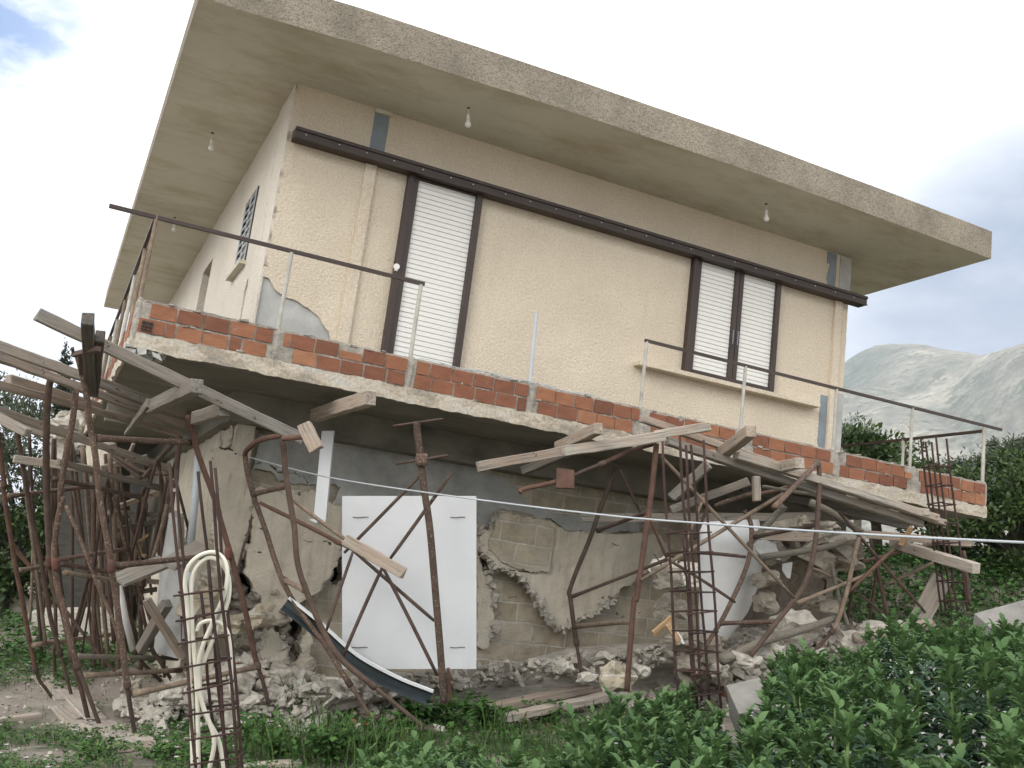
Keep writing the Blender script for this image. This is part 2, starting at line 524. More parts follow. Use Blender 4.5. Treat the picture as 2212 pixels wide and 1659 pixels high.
def axis(lo, hi, step, far):
    a = []
    x = lo
    while x <= hi + 1e-6: a.append(x); x += step
    s = step; l = [lo]; h = [a[-1]]
    while l[-1] > -far: s *= 1.35; l.append(l[-1] - s)
    s = step
    while h[-1] < far: s *= 1.35; h.append(h[-1] + s)
    return list(reversed(l[1:])) + a + h[1:]
gx = axis(-9, 11, .2, 4000); gy = axis(1, 20, .2, 4000)
vs = [(x, y, terrain(x, y)) for y in gy for x in gx]
n = len(gx)
fs = [(j*n+i, j*n+i+1, (j+1)*n+i+1, (j+1)*n+i) for j in range(len(gy)-1) for i in range(n-1)]
g_ = mesh('ground', vs, fs, M['ground'], smooth=True)
tag(g_, kind='structure')

# mountains
def m_mount(name, a, b_, c):
    m, nt, b = newmat(name)
    f = ramp(nt, nz(nt, .0018, 9, .62), [(.36, a), (.5, b_), (.62, c)])
    g = ramp(nt, nz(nt, .02, 8, .75, w=3), [(.38, .55), (.6, 1.15)])
    s = ramp(nt, nz(nt, .02, 6, .7, w=11), [(.52, 0), (.6, .75)])
    out = mixc(nt, 1, f, g, 'MULTIPLY')
    out = mixc(nt, s, out, (.10, .13, .08))
    nt.links.new(out, b.inputs['Base Color'])
    b.inputs['Roughness'].default_value = 1
    bump(nt, b, nz(nt, .008, 9, .7), 1, 60)
    return m
M['mount'] = m_mount('sunlit_limestone', (.16, .21, .15), (.38, .37, .29), (.70, .65, .52))  # warm pale stops put sunlit patches into the stone colour
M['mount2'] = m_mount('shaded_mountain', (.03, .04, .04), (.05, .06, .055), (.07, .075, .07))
def hills(name, x0, x1, y0, y1, step, fn, m):
    nx = int((x1-x0)/step); ny = int((y1-y0)/step)
    vs = []
    for j in range(ny+1):
        for i in range(nx+1):
            x = x0 + i*step; y = y0 + j*step
            vs.append((x, y, fn(x, y)))
    fs = [(j*(nx+1)+i, j*(nx+1)+i+1, (j+1)*(nx+1)+i+1, (j+1)*(nx+1)+i) for j in range(ny) for i in range(nx)]
    o = mesh(name, vs, fs, m, smooth=True)
    return tag(o, kind='structure')
def dome(x, y, cx, cy, rx, ry, h, p=2.0):
    q = ((x-cx)/rx)**2 + ((y-cy)/ry)**2
    return h * math.exp(-q ** (p/2))
def hill_a(x, y):
    h = max(dome(x, y, 1260, 3300, 470, 1050, 620, 2.2), dome(x, y, 1000, 3000, 330, 800, 440), dome(x, y, 700, 2900, 500, 800, 200))
    b = dome(x, y, 1300, 2450, 300, 700, 470, 2.6)
    f = 60 * ss((y - 1200) / 900)
    n = noise.fractal(Vector((x*.0022, y*.0022, 0)), 1, 2, 6) * 34 * ss((y-1100)/500)
    return max(h, b) + f + n - 25 + 18*math.exp(-abs(h-b)/60)
hills('mountain', 100, 3000, 900, 4500, 36, hill_a, M['mount'])
def hill_b(x, y):
    return dome(x, y, 2350, 4700, 1000, 500, 985, 2.4) + noise.fractal(Vector((x*.0016, y*.0016, 5)), 1, 2, 6) * 50 - 60
hills('mountain', 800, 4300, 3900, 5400, 55, hill_b, M['mount2'])

# ------------------------------------------------------------------ the house
house = bpy.data.objects.new('collapsed_house', None)
col.objects.link(house)
house.matrix_world = HM
tag(house, 'peach two storey house leaning over its crushed ground floor, with a wide flat concrete roof', 'house')
def part(name, mb, m, parent=None, smooth=False):
    return mb.build(name, m, parent or house, smooth)

def pip(x, y, poly):
    c = False
    j = len(poly) - 1
    for i in range(len(poly)):
        xi, yi = poly[i]; xj, yj = poly[j]
        if (yi > y) != (yj > y) and x < (xj-xi)*(y-yi)/(yj-yi)+xi: c = not c
        j = i
    return c
def crack(pts, wd):
    """thin polygon round a polyline (2D), widest in the middle"""
    L = []; R_ = []
    n = len(pts)
    P = []
    for a, b in zip(pts, pts[1:]):
        for k in range(4):
            t = k/4
            P.append((a[0]+(b[0]-a[0])*t + random.uniform(-.008,.008), a[1]+(b[1]-a[1])*t + random.uniform(-.008,.008)))
    P.append(pts[-1])
    for i, p in enumerate(P):
        a = P[max(0, i-1)]; b = P[min(len(P)-1, i+1)]
        dx, dy = b[0]-a[0], b[1]-a[1]
        l = math.hypot(dx, dy) or 1
        ww = wd * (.35 + .65*math.sin(PI*(i+.5)/len(P))) * random.uniform(.6, 1.3) / 2
        L.append((p[0]-dy/l*ww, p[1]+dx/l*ww)); R_.append((p[0]+dy/l*ww, p[1]-dx/l*ww))
    return L + R_[::-1]
def gridwall(name, outline, holes, pf, back, step, m, parent=None, disp=.01, dscale=3, jit=.35, matback=None, seed=0, smooth=True, rag=1.0):
    """wall sheet with thickness: cells of a grid inside the outline and outside the holes; ragged rims"""
    xs = [p[0] for p in outline]; ys = [p[1] for p in outline]
    x0, x1, y0, y1 = min(xs), max(xs), min(ys), max(ys)
    nx = max(1, round((x1-x0)/step)); ny = max(1, round((y1-y0)/step))
    sx = (x1-x0)/nx; sy = (y1-y0)/ny
    hb = [(min(p[0] for p in h), max(p[0] for p in h), min(p[1] for p in h), max(p[1] for p in h), h) for h in holes]
    rect = len(outline) == 4 and all(p[0] in (x0, x1) and p[1] in (y0, y1) for p in outline)
    keep = {}
    for i in range(nx):
        for j in range(ny):
            cx, cy = x0+(i+.5)*sx, y0+(j+.5)*sy
            if not rect and not pip(cx, cy, outline): continue
            if any(a <= cx <= b and c <= cy <= d and pip(cx, cy, h) for a, b, c, d, h in hb): continue
            keep[(i, j)] = 1
    vid = {}; V = []; Fc = []; idx = []
    back = Vector(back)
    border = set()
    for (i, j) in keep:
        for a, b in ((i-1, j), (i+1, j), (i, j-1), (i, j+1)):
            if (a, b) not in keep:
                for c in ((i, j), (i+1, j), (i, j+1), (i+1, j+1)): border.add(c)
    segs = []
    for poly in [outline] + [h[4] for h in hb]:
        for q in range(len(poly)):
            segs.append((poly[q-1], poly[q]))
    def snap(x, y):
        best = None; bd = (step*1.3)**2
        for (ax, ay), (bx, by) in segs:
            dx, dy = bx-ax, by-ay
            l2 = dx*dx+dy*dy
            if l2 == 0: continue
            t = max(0, min(1, ((x-ax)*dx+(y-ay)*dy)/l2))
            px_, py_ = ax+t*dx, ay+t*dy
            d2 = (px_-x)**2+(py_-y)**2
            if d2 < bd: bd = d2; best = (px_, py_)
        return best
    def vert(i, j):
        k = (i, j)
        if k not in vid:
            x, y = x0+i*sx, y0+j*sy
            dd = disp * noise.fractal(Vector((x*dscale+seed, y*dscale, seed*.7)), 1, 2, 4)
            if k in border and jit and not (rect and (i in (0, nx) or j in (0, ny))):
                q_ = snap(x, y)
                if q_: x, y = q_
                x, y = (x + rag*(noise.noise(Vector((x*8, y*8, 1+seed)))*.03 + noise.noise(Vector((x*31, y*31, 2+seed)))*.022),
                        y + rag*(noise.noise(Vector((x*8, y*8, 9+seed)))*.03 + noise.noise(Vector((x*31, y*31, 8+seed)))*.022))
            p = Vector(pf(x, y))
            bk = back.normalized()
            vid[k] = len(V)
            V.append(p - bk*dd); V.append(p + back)
        return vid[k]
    for (i, j) in keep:
        a, b, c, d = vert(i, j), vert(i+1, j), vert(i+1, j+1), vert(i, j+1)
        Fc.append((a, b, c, d)); idx.append(0)
        Fc.append((a+1, d+1, c+1, b+1)); idx.append(1 if matback else 0)
        for q, e, f in (((i, j-1), b, a), ((i+1, j), c, b), ((i, j+1), d, c), ((i-1, j), a, d)):
            if q not in keep:
                Fc.append((e, f, f+1, e+1)); idx.append(1 if matback else 0)
    o = mesh(name, V, Fc, m, parent if parent is not None else house, False, mats=[m, matback] if matback else None, idx=idx)
    return o
FY = lambda y0: (lambda x, z: (x, y0, z))
FX = lambda x0: (lambda y, z: (x0, y, z))
H = 2.85; W = 6.82; DB = 11.78

# roof slab with a slight bow along its front edge
RX0, RX1, RY0, RY1, RT = -1.063, 7.925, -1.08, DB, .335
def bow(x):
    pts = [(-1.1, -.055), (-.6, -.05), (.3, 0), (2.2, .042), (4.4, .062), (6.2, .035), (7.95, 0)]
    for a, b in zip(pts, pts[1:]):
        if a[0] <= x <= b[0]:
            return a[1] + (b[1]-a[1]) * (x-a[0])/(b[0]-a[0])
    return 0
nxr = 90
rv = []; rf = []; ri = []
ysl = [RY0, -.55, -.1, 3, 6, 9, RY1]
for lev in (0, 1):
    for y in ysl:
        for i in range(nxr+1):
            x = RX0 + (RX1-RX0)*i/nxr
            t = ss((-.1 - y)/.98) if y < -.1 else 0
            wob = .006*noise.noise(Vector((x*3, y, lev*5)))
            rv.append((x, y + (wob if y == RY0 else 0), H + lev*RT + bow(x)*t + wob))
nr = nxr+1; nl = nr*len(ysl)
for j in range(len(ysl)-1):
    for i in range(nxr):
        a = j*nr+i
        rf.append((a, a+nr, a+nr+1, a+1)); ri.append(0)
        rf.append((nl+a, nl+a+1, nl+a+nr+1, nl+a+nr)); ri.append(1)
for i in range(nxr):
    rf.append((i, i+1, nl+i+1, nl+i)); ri.append(1)
    a = (len(ysl)-1)*nr+i
    rf.append((a+1, a, nl+a, nl+a+1)); ri.append(1)
for j in range(len(ysl)-1):
    a = j*nr; rf.append((a+nr, a, nl+a, nl+a+nr)); ri.append(1)
    a = j*nr+nxr; rf.append((a, a+nr, nl+a+nr, nl+a)); ri.append(1)
mesh('roof', rv, rf, None, house, mats=[M['soffit'], M['fascia']], idx=ri)

# front wall: rendered skin over cement, with the fallen patch by the corner
b = MB(); b.box((0, .022, 0), (W, .25, H)); part('wall', b, M['patch'])
patch = [(-.05, .93), (.05, .92), (.12, .84), (.246, .78), (.36, .765), (.46, .72), (.554, .674), (.62, .60), (.68, .56), (.70, .50), (.745, .36), (.80, .2), (.82, -.05), (-.05, -.05)]
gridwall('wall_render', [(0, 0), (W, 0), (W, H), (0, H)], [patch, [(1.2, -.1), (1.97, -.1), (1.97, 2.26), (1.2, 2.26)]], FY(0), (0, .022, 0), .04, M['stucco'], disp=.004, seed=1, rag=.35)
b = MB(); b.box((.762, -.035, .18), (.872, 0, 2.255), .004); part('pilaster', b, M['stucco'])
b = MB(); b.box((.775, -.006, 2.365), (.925, 0, 2.80)); part('bare_strip', b, M['bluegrey'])
b = MB(); b.box((.77, -.03, 2.80), (.94, 0, 2.845)); part('bracket', b, M['soffit'])
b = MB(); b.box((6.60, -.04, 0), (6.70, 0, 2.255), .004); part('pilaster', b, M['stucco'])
gridwall('bare_strip', [(6.46, 2.37), (6.60, 2.37), (6.60, 2.84), (6.46, 2.84)], [[(6.4, 2.3), (6.52, 2.3), (6.47, 2.5), (6.50, 2.7), (6.4, 2.7)]], FY(-.006), (0, .008, 0), .02, M['bluegrey'], disp=0, rag=.3)
gridwall('bare_strip', [(6.66, 2.37), (6.83, 2.37), (6.83, 2.84), (6.66, 2.84)], [], FY(-.007), (0, .008, 0), .04, M['patch'], disp=0, rag=.3)
gridwall('bare_strip', [(6.49, 0), (6.595, 0), (6.595, 1.09), (6.49, 1.09)], [[(6.4, .3), (6.52, .32), (6.5, .5), (6.4, .55)], [(6.4, .9), (6.55, 1.2), (6.4, 1.2)]], FY(-.006), (0, .008, 0), .02, M['bluegrey'], disp=0, rag=.3)
gridwall('bare_strip', [(6.715, 0), (6.83, 0), (6.83, 1.16), (6.715, 1.16)], [], FY(-.006), (0, .008, 0), .03, M['patch'], disp=0, rag=.3)

# left, right and rear walls
win = [(1.32, 1.41), (2.0, 1.41), (2.0, 2.235), (1.32, 2.235)]
door = [(4.40, -.1), (5.32, -.1), (5.32, 2.24), (4.40, 2.24)]
jag = [(.80, .18), (.86, .35), (.84, .55), (.90, .8), (.86, 1.0), (.93, 1.16), (1.02, 1.02), (.98, .8), (.95, .5), (.90, .2)]
gridwall('wall', [(.06, 0), (DB-.1, 0), (DB-.1, H), (.06, H)], [win, door, jag], FX(0), (.22, 0, 0), .06, M['stucco_pale'], disp=.004, seed=4, rag=.15)
gridwall('corner_strip', [(0, 0), (.72, 0), (.72, H), (0, H)], [crack([(.6, 2.8), (.5, 2.2), (.42, 1.7), (.3, 1.2), (.34, .8), (.2, .3)], .02)], FX(-.018), (.018, 0, 0), .025, M['patch'] if False else M['stucco_pale'], disp=.004, seed=5)
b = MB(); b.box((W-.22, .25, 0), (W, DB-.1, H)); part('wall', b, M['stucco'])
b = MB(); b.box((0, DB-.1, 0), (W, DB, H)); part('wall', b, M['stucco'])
b = MB(); b.box((.16, 1.3, 1.39), (.2, 2.03, 2.25)); wn = part('window', b, M['dark'])
b = MB()
for k in range(9):
    z = 1.45 + k*.093
    b.box((-.01, 1.33, z), (.002, 1.99, z+.02))
for y in (1.345, 1.66, 1.975): b.box((-.02, y-.012, 1.42), (-.008, y+.012, 2.23))
part('grille', b, M['greypipe'], wn)
b = MB(); b.box((-.012, 1.31, 1.40), (.03, 1.335, 2.24)); b.box((-.012, 1.985, 1.40), (.03, 2.01, 2.24)); b.box((-.012, 1.335, 2.21), (.03, 1.985, 2.24)); part('frame', b, M['brown'], wn)
b = MB(); b.box((-.07, 1.27, 1.36), (.05, 2.1, 1.40)); part('sill', b, M['soffit'], wn)
b = MB(); b.box((.17, 4.36, 0), (.2, 5.36, 2.24)); part('door', b, M['brown'])

# long sliding rail box over the openings
b = MB(); b.box((.03, -.14, 2.26), (6.98, 0, 2.362)); b.box((.03, -.155, 2.335), (6.98, -.14, 2.366)); b.box((.03, -.155, 2.256), (6.98, -.14, 2.268))
part('lintel_rail', b, M['brown'])
b = MB()
for k in range(24):
    x = .12 + k*.29 + random.uniform(-.04, .04)
    b.box((x, -.158, 2.30), (x+.012, -.1565, 2.308))
part('screws', b, M['whiteold'])
def shutter(name, x0, x1, z0, z1, parent):
    b = MB()
    z = z0
    while z < z1 - .01:
        t = min(.047, z1-z)
        b.box((x0, -.028, z), (x1, -.008, z+t*.84), .0006)
        b.box((x0, -.019, z+t*.84), (x1, -.008, z+t))
        z += .049
    return part(name, b, M['slat'], parent)
fr = MB()
fr.box((1.192, -.075, 0), (1.245, 0, 2.258)); fr.box((1.25, -.055, 0), (1.306, -.002, 2.258)); fr.box((1.923, -.075, 0), (1.985, 0, 2.258)); fr.box((1.306, -.05, 2.24), (1.923, 0, 2.258))
dr = part('balcony_door', fr, M['brown'])
tag(dr, 'tall white roller shutter in a brown metal frame')
shutter('shutter', 1.308, 1.921, 0.02, 2.238, dr)
b = MB(); b.tube([(1.20, -.076, 1.30), (1.20, -.095, 1.30)], .03, 12); b.box((1.185, -.09, 1.26), (1.215, -.076, 1.30)); part('handle', b, M['slat'], dr)
fr = MB()
fr.box((4.555, -.075, .95), (4.61, 0, 2.258)); fr.box((4.615, -.055, .95), (4.667, -.002, 2.258)); fr.box((5.133, -.06, 1.01), (5.186, 0, 2.258)); fr.box((5.193, -.06, 1.01), (5.246, 0, 2.258))
fr.box((5.708, -.07, .95), (5.765, 0, 2.258)); fr.box((4.667, -.065, .95), (5.708, 0, 1.008)); 
dw = part('window', fr, M['brown'])
tag(dw, 'window closed by two white roller shutters in a brown metal frame')
shutter('shutter', 4.669, 5.131, 1.01, 2.256, dw)
shutter('shutter', 5.248, 5.706, 1.01, 2.256, dw)
b = MB(); b.box((5.150, -.068, 1.40), (5.16, -.06, 1.56)); b.box((5.215, -.068, 1.40), (5.225, -.06, 1.56)); part('handle', b, M['bluegrey'], dw)
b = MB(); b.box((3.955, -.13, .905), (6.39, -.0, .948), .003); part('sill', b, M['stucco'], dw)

# balcony slab
BX0, BX1, BY0, BY1 = -1.06, 7.84, -1.2, 11.9
b = MB(); b.box((BX0+.02, BY0+.03, -.165), (BX1-.02, BY1, -.052)); part('balcony_slab', b, M['board'])
def edge_pf(x, z):
    return (x, BY0, z)
def ragged(n, z0, z1, s):
    z1 = -.048
    out = []
    L = 60
    for i in range(L+1):
        t = i/L
        out.append((BX0 + (BX1-BX0)*t, z0 + .014*noise.noise(Vector((t*38, s, 0)))))
    for i in range(L, -1, -1):
        t = i/L
        out.append((BX0 + (BX1-BX0)*t, z1 + .012*noise.noise(Vector((t*45, s, 7)))))
    return out
gridwall('slab_edge', ragged(0, -.175, .016, 1), [], edge_pf, (0, .028, 0), .022, M['edge'], disp=.011, dscale=5, seed=2, rag=.3)
gridwall('slab_edge', [(BY0+.03, -.175), (BY1, -.175), (BY1, -.048), (BY0+.03, -.048)], [], FX(BX0), (.028, 0, 0), .04, M['edge'], disp=.02, dscale=5, seed=3, rag=.3)
b = MB(); b.box((BX1-.03, BY0+.03, -.17), (BX1, BY1, -.05), .002); part('slab_edge', b, M['edge'])
# torn corner of the slab
b = MB()
for k in range(26):
    c = Vector((BX0 + random.uniform(-.01, .26), BY0 + random.uniform(.0, .16), -.17 + random.uniform(-.035, .01)))
    s = random.uniform(.015, .04)
    b.box(c - Vector((s, s, s*.6)), c + Vector((s, s, s*.6)), s*.5)
part('broken_corner', b, M['grey'])

# brick parapet: two courses
def bricks_run(fixed, a0, a1, axis_, sgn, skip=()):
    """returns brick mesh and mortar positions along one side"""
    b = MB()
    for course in range(2):
        a = a0 + (.07 if course else 0)
        k = 0
        while a < a1 - .03:
            L = .185 + random.uniform(-.004, .004)
            r_ = random.random()
            if r_ < .05: L = random.choice([.09, .12, .07])
            e = min(a + L, a1)
            z0 = -.042 + course*.122 + random.uniform(-.003, .003)
            hgt = .109 + random.uniform(-.004, .003)
            if not any(p-.035 < (a+e)/2 < p+.035 for p in skip) and e - a > .03:
                aa, ee = a, e
                for p in skip:
                    if aa < p+.045 < ee: aa = p+.045 if p < (aa+ee)/2 else aa
                    if aa < p-.045 < ee and p > (aa+ee)/2: ee = p-.045
                if random.random() < .045 and course: hgt *= .55
                if ee - aa > .03:
                    j = .003
                    y0 = fixed + sgn*random.uniform(0, .008)
                    if axis_ == 'x': b.box((aa, min(y0, y0+sgn*.09), z0), (ee, max(y0, y0+sgn*.09), z0+hgt), j)
                    else: b.box((min(y0, y0+sgn*.09), aa, z0), (max(y0, y0+sgn*.09), ee, z0+hgt), j)
            a = e + .012 + random.uniform(-.002, .004)
    return b
posts = [.015, 1.14, 2.27, 3.42, 4.57, 5.73, 6.78]
part('parapet_bricks', bricks_run(BY0, BX0+.035, BX1-.03, 'x', 1, posts), M['brick'])
part('parapet_bricks', bricks_run(BX0, BY0+.06, BY1, 'y', 1, [0, 1.1, 2.2, 3.3, 4.4, 5.5, 6.6, 7.7, 8.8]), M['brick'])
part('parapet_bricks', bricks_run(BX1, BY0+.06, BY1, 'y', -1, [1.1, 2.2]), M['brick'])
def par_out():
    out = []
    L = 90
    out.append((BX0+.02, -.05))
    for i in range(L+1):
        t = 1-i/L
        out.append((BX0+.02 + (BX1-BX0-.04)*t, .207 + .008*noise.noise(Vector((t*70, 2, 0)))))
    out.insert(1, (BX1-.02, -.05))
    return out
gridwall('parapet_mortar', par_out(), [], FY(BY0+.013), (0, .075, 0), .02, M['mortar'], disp=.006, dscale=9, seed=7, rag=.2)
b = MB(); b.box((BX0+.012, BY0+.03, -.05), (BX0+.085, BY1, .195), .002); b.box((BX1-.085, BY0+.03, -.05), (BX1-.012, BY1, .195), .002); part('parapet_mortar', b, M['mortar'])
# mortar lumps round the post feet
b = MB()
for p in posts + [BX0+.02, BX1-.02]:
    b = MB()
    wd = .03
    vs_ = []
    nz_ = 9
    ring = []
    for k in range(nz_):
        z = -.15 + .37*k/(nz_-1)
        for q in range(8):
            a = 2*PI*q/8
            rr_ = wd*(1 + .35*noise.noise(Vector((p*3, z*14, a))))*(.45 if k in (0, nz_-1) else 1)
            ring.append((p + math.cos(a)*rr_, BY0+.022 + math.sin(a)*rr_*.72 + .002, z))
    f_ = [(k*8+q, k*8+(q+1) % 8, (k+1)*8+(q+1) % 8, (k+1)*8+q) for k in range(nz_-1) for q in range(8)]
    f_.append(tuple(range(7, -1, -1))); f_.append(tuple((nz_-1)*8+q for q in range(8)))
    b.add(ring, f_)
    part('post_footing', b, M['mortar'])
b = MB()
for i in range(3):
    for j in range(3):
        b.box((BX0+.06+i*.028, BY0-.006, -.03+j*.028), (BX0+.08+i*.028, BY0+.006, -.012+j*.028))
part('brick_hole_shade', b, M['dark'])  # black boxes painted in for the shade inside the brick's holes
# loose mortar crumbs on the parapet
b = MB()
for k in range(240):
    x = random.uniform(BX0, BX1); s = random.uniform(.006, .02)
    c = Vector((x, BY0 + random.uniform(0, .08), random.choice([-.045, .072, .205]) + random.uniform(-.01, .008)))
    b.box(c - Vector((s*1.8, s*.6, s*.5)), c + Vector((s*1.8, s*.6, s*.5)), s*.5)
tag(part('mortar_crumbs', b, M['mortar']), kind='stuff')

# railings
def rail(a, c, r=.016, m='brown'):
    b = MB(); b.tube([a, c], r*1.25, 4); return part('railing_bar', b, M[m])
def post(x, y, z0, z1, m='greypost', r=.017, lean=0):
    b = MB(); b.tube([(x, y, z0), (x+lean, y, z1)], r, 10); return part('railing_post', b, M[m])
RY = -1.12
m_railrust = M['rust_red']
rail((-1.393, RY, .875), (1.169, RY, .878), .0165)
rail((3.40, RY, .868), (8.12, RY, .862), .0155)
for x in (.015, 1.14): post(x, RY, .17, .865, 'greypost', .018)
post(-1.045, RY, .15, .9, 'rust_dry', .016)
post(2.27, RY, .17, .876, 'greypipe', .017, -.02)
for x in (3.42, 4.57, 5.73, 6.78): post(x, RY, .17, .86, 'greypost', .0165)
post(7.85, RY, .17, .84, 'greypost', .02)
rail((-1.05, RY, .885), (-1.05, 11.5, .885), .017)
for k, y in enumerate((-.2, .8, 1.9, 3.0, 4.1, 5.2, 6.3, 7.4, 8.5)): post(-1.04, y, .15, .87, 'greypost' if k % 2 else 'rust_dry', .018)
rail((7.85, RY, .80), (7.85, 6.0, .80), .017)
for u_, v_ in ((1952, 945), (1818, 968)):
    p = onh(u_, v_, 0, 7.85)
    post(7.85, p.y, .15, .80, 'greypost', .018)
b = MB()
for k in range(5):
    pts = [(1.2 + t*.12 + .2*k, BY0 + .03 + .02*math.sin(t*2+k), .22 + .012*math.sin(t*1.7+k*2)) for t in range(10)]
    b.tube(spline(pts, 3), .003, 5)
part('loose_wire', b, M['greypipe'])

# ------------------------------------------------------------------ ground floor
def hp(key, pts, y):
    r = []
    for p in pts:
        u_, v_ = zz(key, *p) if len(p) == 2 else zz(p[0], p[1], p[2])
        q = onh(u_, v_, 1, y)
        r.append((q.x, q.z))
    return r
b = MB(); b.box((-.08, -.10, -.44), (6.9, .2, -.166), .003); b.box((-.08, .2, -.42), (.2, 11.5, -.166), .003); b.box((-1.0, 1.9, -.40), (.0, 2.1, -.166)); b.box((2.9, -1.16, -.23), (3.06, -.1, -.168)); b.box((5.9, -1.16, -.23), (6.06, -.1, -.168)); part('floor_beam', b, M['board'])
# holes and cracks of the masonry
YB = .16
hole1 = hp('K4', [(960, 1085), (1070, 1090), (1130, 1200), (1170, 1320), (1200, 1400), (1230, 1500), (1060, 1500), (1000, 1380), (985, 1200)], YB)
hole2 = hp('S2', [(280, 700), (400, 760), (440, 640), (500, 700), (480, 790), (440, 860), (490, 950), (400, 880), (320, 760)], YB)
hole3 = hp('S3', [(215, 1200), (300, 1290), (330, 1350), (400, 1370), (300, 1385), (260, 1370)], YB)
hole4 = hp('S3', [(1560, 1330), (1660, 1230), (1760, 1240), (1900, 1300), (2020, 1300), (2212, 1300), (2212, 1500), (1760, 1530), (1680, 1440)], YB)
hole5 = hp('R5', [(1580, 1100), (1700, 1060), (1690, 1130), (1600, 1160)], YB)
hole6 = hp('S2', [(640, 440), (760, 220), (760, 440), (700, 470)], YB)
bk_out = [(.0, -3.4), (6.0, -3.4), (6.0, -2.2), (5.6, -1.9), (5.85, -1.4), (5.55, -1.0), (5.9, -.5), (6.1, -.42), (0, -.42)]
gridwall('wall', bk_out, [hole1, hole2, hole3, hole4, hole5, hole6,
         crack(hp('S5', [(370, 0), (500, 330), (550, 450), (740, 400)], YB), .012),
         crack(hp('S2', [(1740, 540), (1890, 545), (1890, 640), (2010, 640)], YB), .014)], FY(YB), (0, .16, 0), .035, M['block'], disp=.03, dscale=2.2, seed=11)
# grey cement band under the beam
grey = hp('U', [(560, 940), (690, 915), (1000, 1000), (1090, 1036), (1125, 1068), (1155, 1096), (1215, 1112), (1260, 1110), (1330, 1118), (1390, 1120), (1380, 1150), (1300, 1150), (1230, 1146), (1190, 1122), (1130, 1112), (1080, 1100), (1063, 1110), (1062, 1140), (1035, 1137), (1030, 1100), (1000, 1080), (800, 1090), (737, 1110), (728, 1080), (735, 1056), (718, 1042), (700, 1040), (690, 1050), (640, 1046), (600, 1035), (590, 1020), (545, 1010)], .13)
gridwall('cement_band', grey, [crack(hp('S1', [(400, 1130), (520, 1120), (600, 1150), (670, 1190), (740, 1190), (820, 1230), (860, 1280), (920, 1320)], .13), .022)], FY(.13), (0, .028, 0), .02, M['grey'], disp=.012, seed=12)
# big broken render slabs
slabA = hp('K4', [(1120, 180), (1240, 150), (1370, 190), (1500, 150), (1640, 190), (1800, 170), (1850, 230), (1960, 280), (2060, 340), (2180, 370), (2190, 600), (2120, 790), (2060, 930), (2020, 1060), (1960, 1160), (1890, 1180), (1870, 1290), (1780, 1345), (1690, 1370), (1640, 1410), (1570, 1500), (1540, 1610), (1450, 1600), (1380, 1645), (1310, 1600), (1230, 1480), (1200, 1380), (1130, 1260), (1130, 1180), (1060, 1100), (1050, 960), (1060, 840), (1110, 700), (1130, 560), (1150, 430), (1140, 300)], .0)
ck = [crack(hp('K4', [(1120, 600), (1250, 612), (1390, 640)], 0), .012), crack(hp('K4', [(1690, 715), (1800, 720), (1940, 740), (1980, 760), (2120, 780)], 0), .016),
      crack(hp('K4', [(1120, 210), (1220, 100), (1225, 40)], 0), .01), crack(hp('K4', [(1380, 180), (1490, 200), (1700, 225)], 0), .012), crack(hp('K4', [(1080, 830), (1150, 840), (1250, 860)], 0), .014)]
gridwall('render_slab', slabA, ck, lambda x, z: (x, .02 + .10*(z+1.0)*.35 - .05, z), (0, .09, 0), .02, M['plaster'], disp=.02, seed=13)
slabB = hp('K4', [(700, -300), (1040, -260), (1110, 80), (1140, 330), (1100, 500), (1060, 700), (1010, 880), (985, 1080), (900, 1090), (820, 1100), (760, 900), (700, 600), (710, 300)], .0)
gridwall('render_slab', slabB, [crack(hp('K4', [(900, 110), (980, 220), (1020, 290), (1100, 340)], 0), .018), crack(hp('K4', [(740, 150), (800, 150)], 0), .02), crack(hp('K4', [(870, 780), (940, 780), (1000, 830)], 0), .012)], FY(-.0), (0, .12, 0), .022, M['plaster'], disp=.02, seed=14)
slabC = hp('S3', [(220, 1040), (300, 1050), (340, 1020), (370, 930), (420, 905), (560, 935), (750, 965), (900, 1045), (1150, 1075), (1300, 1080), (1470, 1060), (1640, 1100), (1760, 1180), (1700, 1240), (1600, 1290), (1520, 1400), (1470, 1460), (1400, 1490), (1340, 1520), (1290, 1600), (1180, 1650), ('S5', 500, 300), ('S5', 400, 350), ('S5', 330, 410), ('S5', 200, 450), ('S5', 130, 490), ('S5', 60, 540), ('S5', -20, 470), ('S5', -60, 400), ('S5', -90, 330), (700, 1620), (650, 1540), (590, 1470), (530, 1420), (500, 1385), (420, 1370), (330, 1345), (300, 1290), (220, 1200)], .06)
gridwall('render_slab', slabC, [crack(hp('S3', [(1260, 1150), (1330, 1160), (1410, 1165)], .06), .015), crack(hp('S5', [(380, 290), (450, 290), (500, 260)], .06), .02)], lambda x, z: (x, -.02 - .05*(z+1.2), z), (0, .12, 0), .024, M['plaster'], disp=.028, dscale=2.5, seed=15)
# exposed block faces on slab C left
blk = hp('S3', [(330, 1050), (360, 960), (400, 910), (540, 935), (730, 960), (820, 1010), (820, 1180), (780, 1380), (560, 1370), (420, 1300), (300, 1200)], -.03)
gridwall('bare_blocks', blk, [], lambda x, z: (x, -.05 - .05*(z+1.2), z), (0, .03, 0), .022, M['block'], disp=.014, seed=16)
slabD = hp('S2', [(225, 790), (290, 760), (340, 800), (395, 900), (385, 960), (370, 1040), (390, 1130), (380, 1200), (300, 1120), (240, 1020), (215, 900)], -.08)
gridwall('render_slab', slabD, [], lambda x, z: (x, -.16 + .12*(z+2.4), z), (0, .1, 0), .02, M['plaster'], disp=.02, seed=17)
slabE = hp('S2', [(1632, 240), (1660, 330), (1700, 420), (1735, 500), (1740, 650), (1735, 780), (1700, 880), (1632, 880)], .1)
gridwall('render_slab', slabE, [], FY(.09), (0, .05, 0), .02, M['plaster'], disp=.02, seed=18)
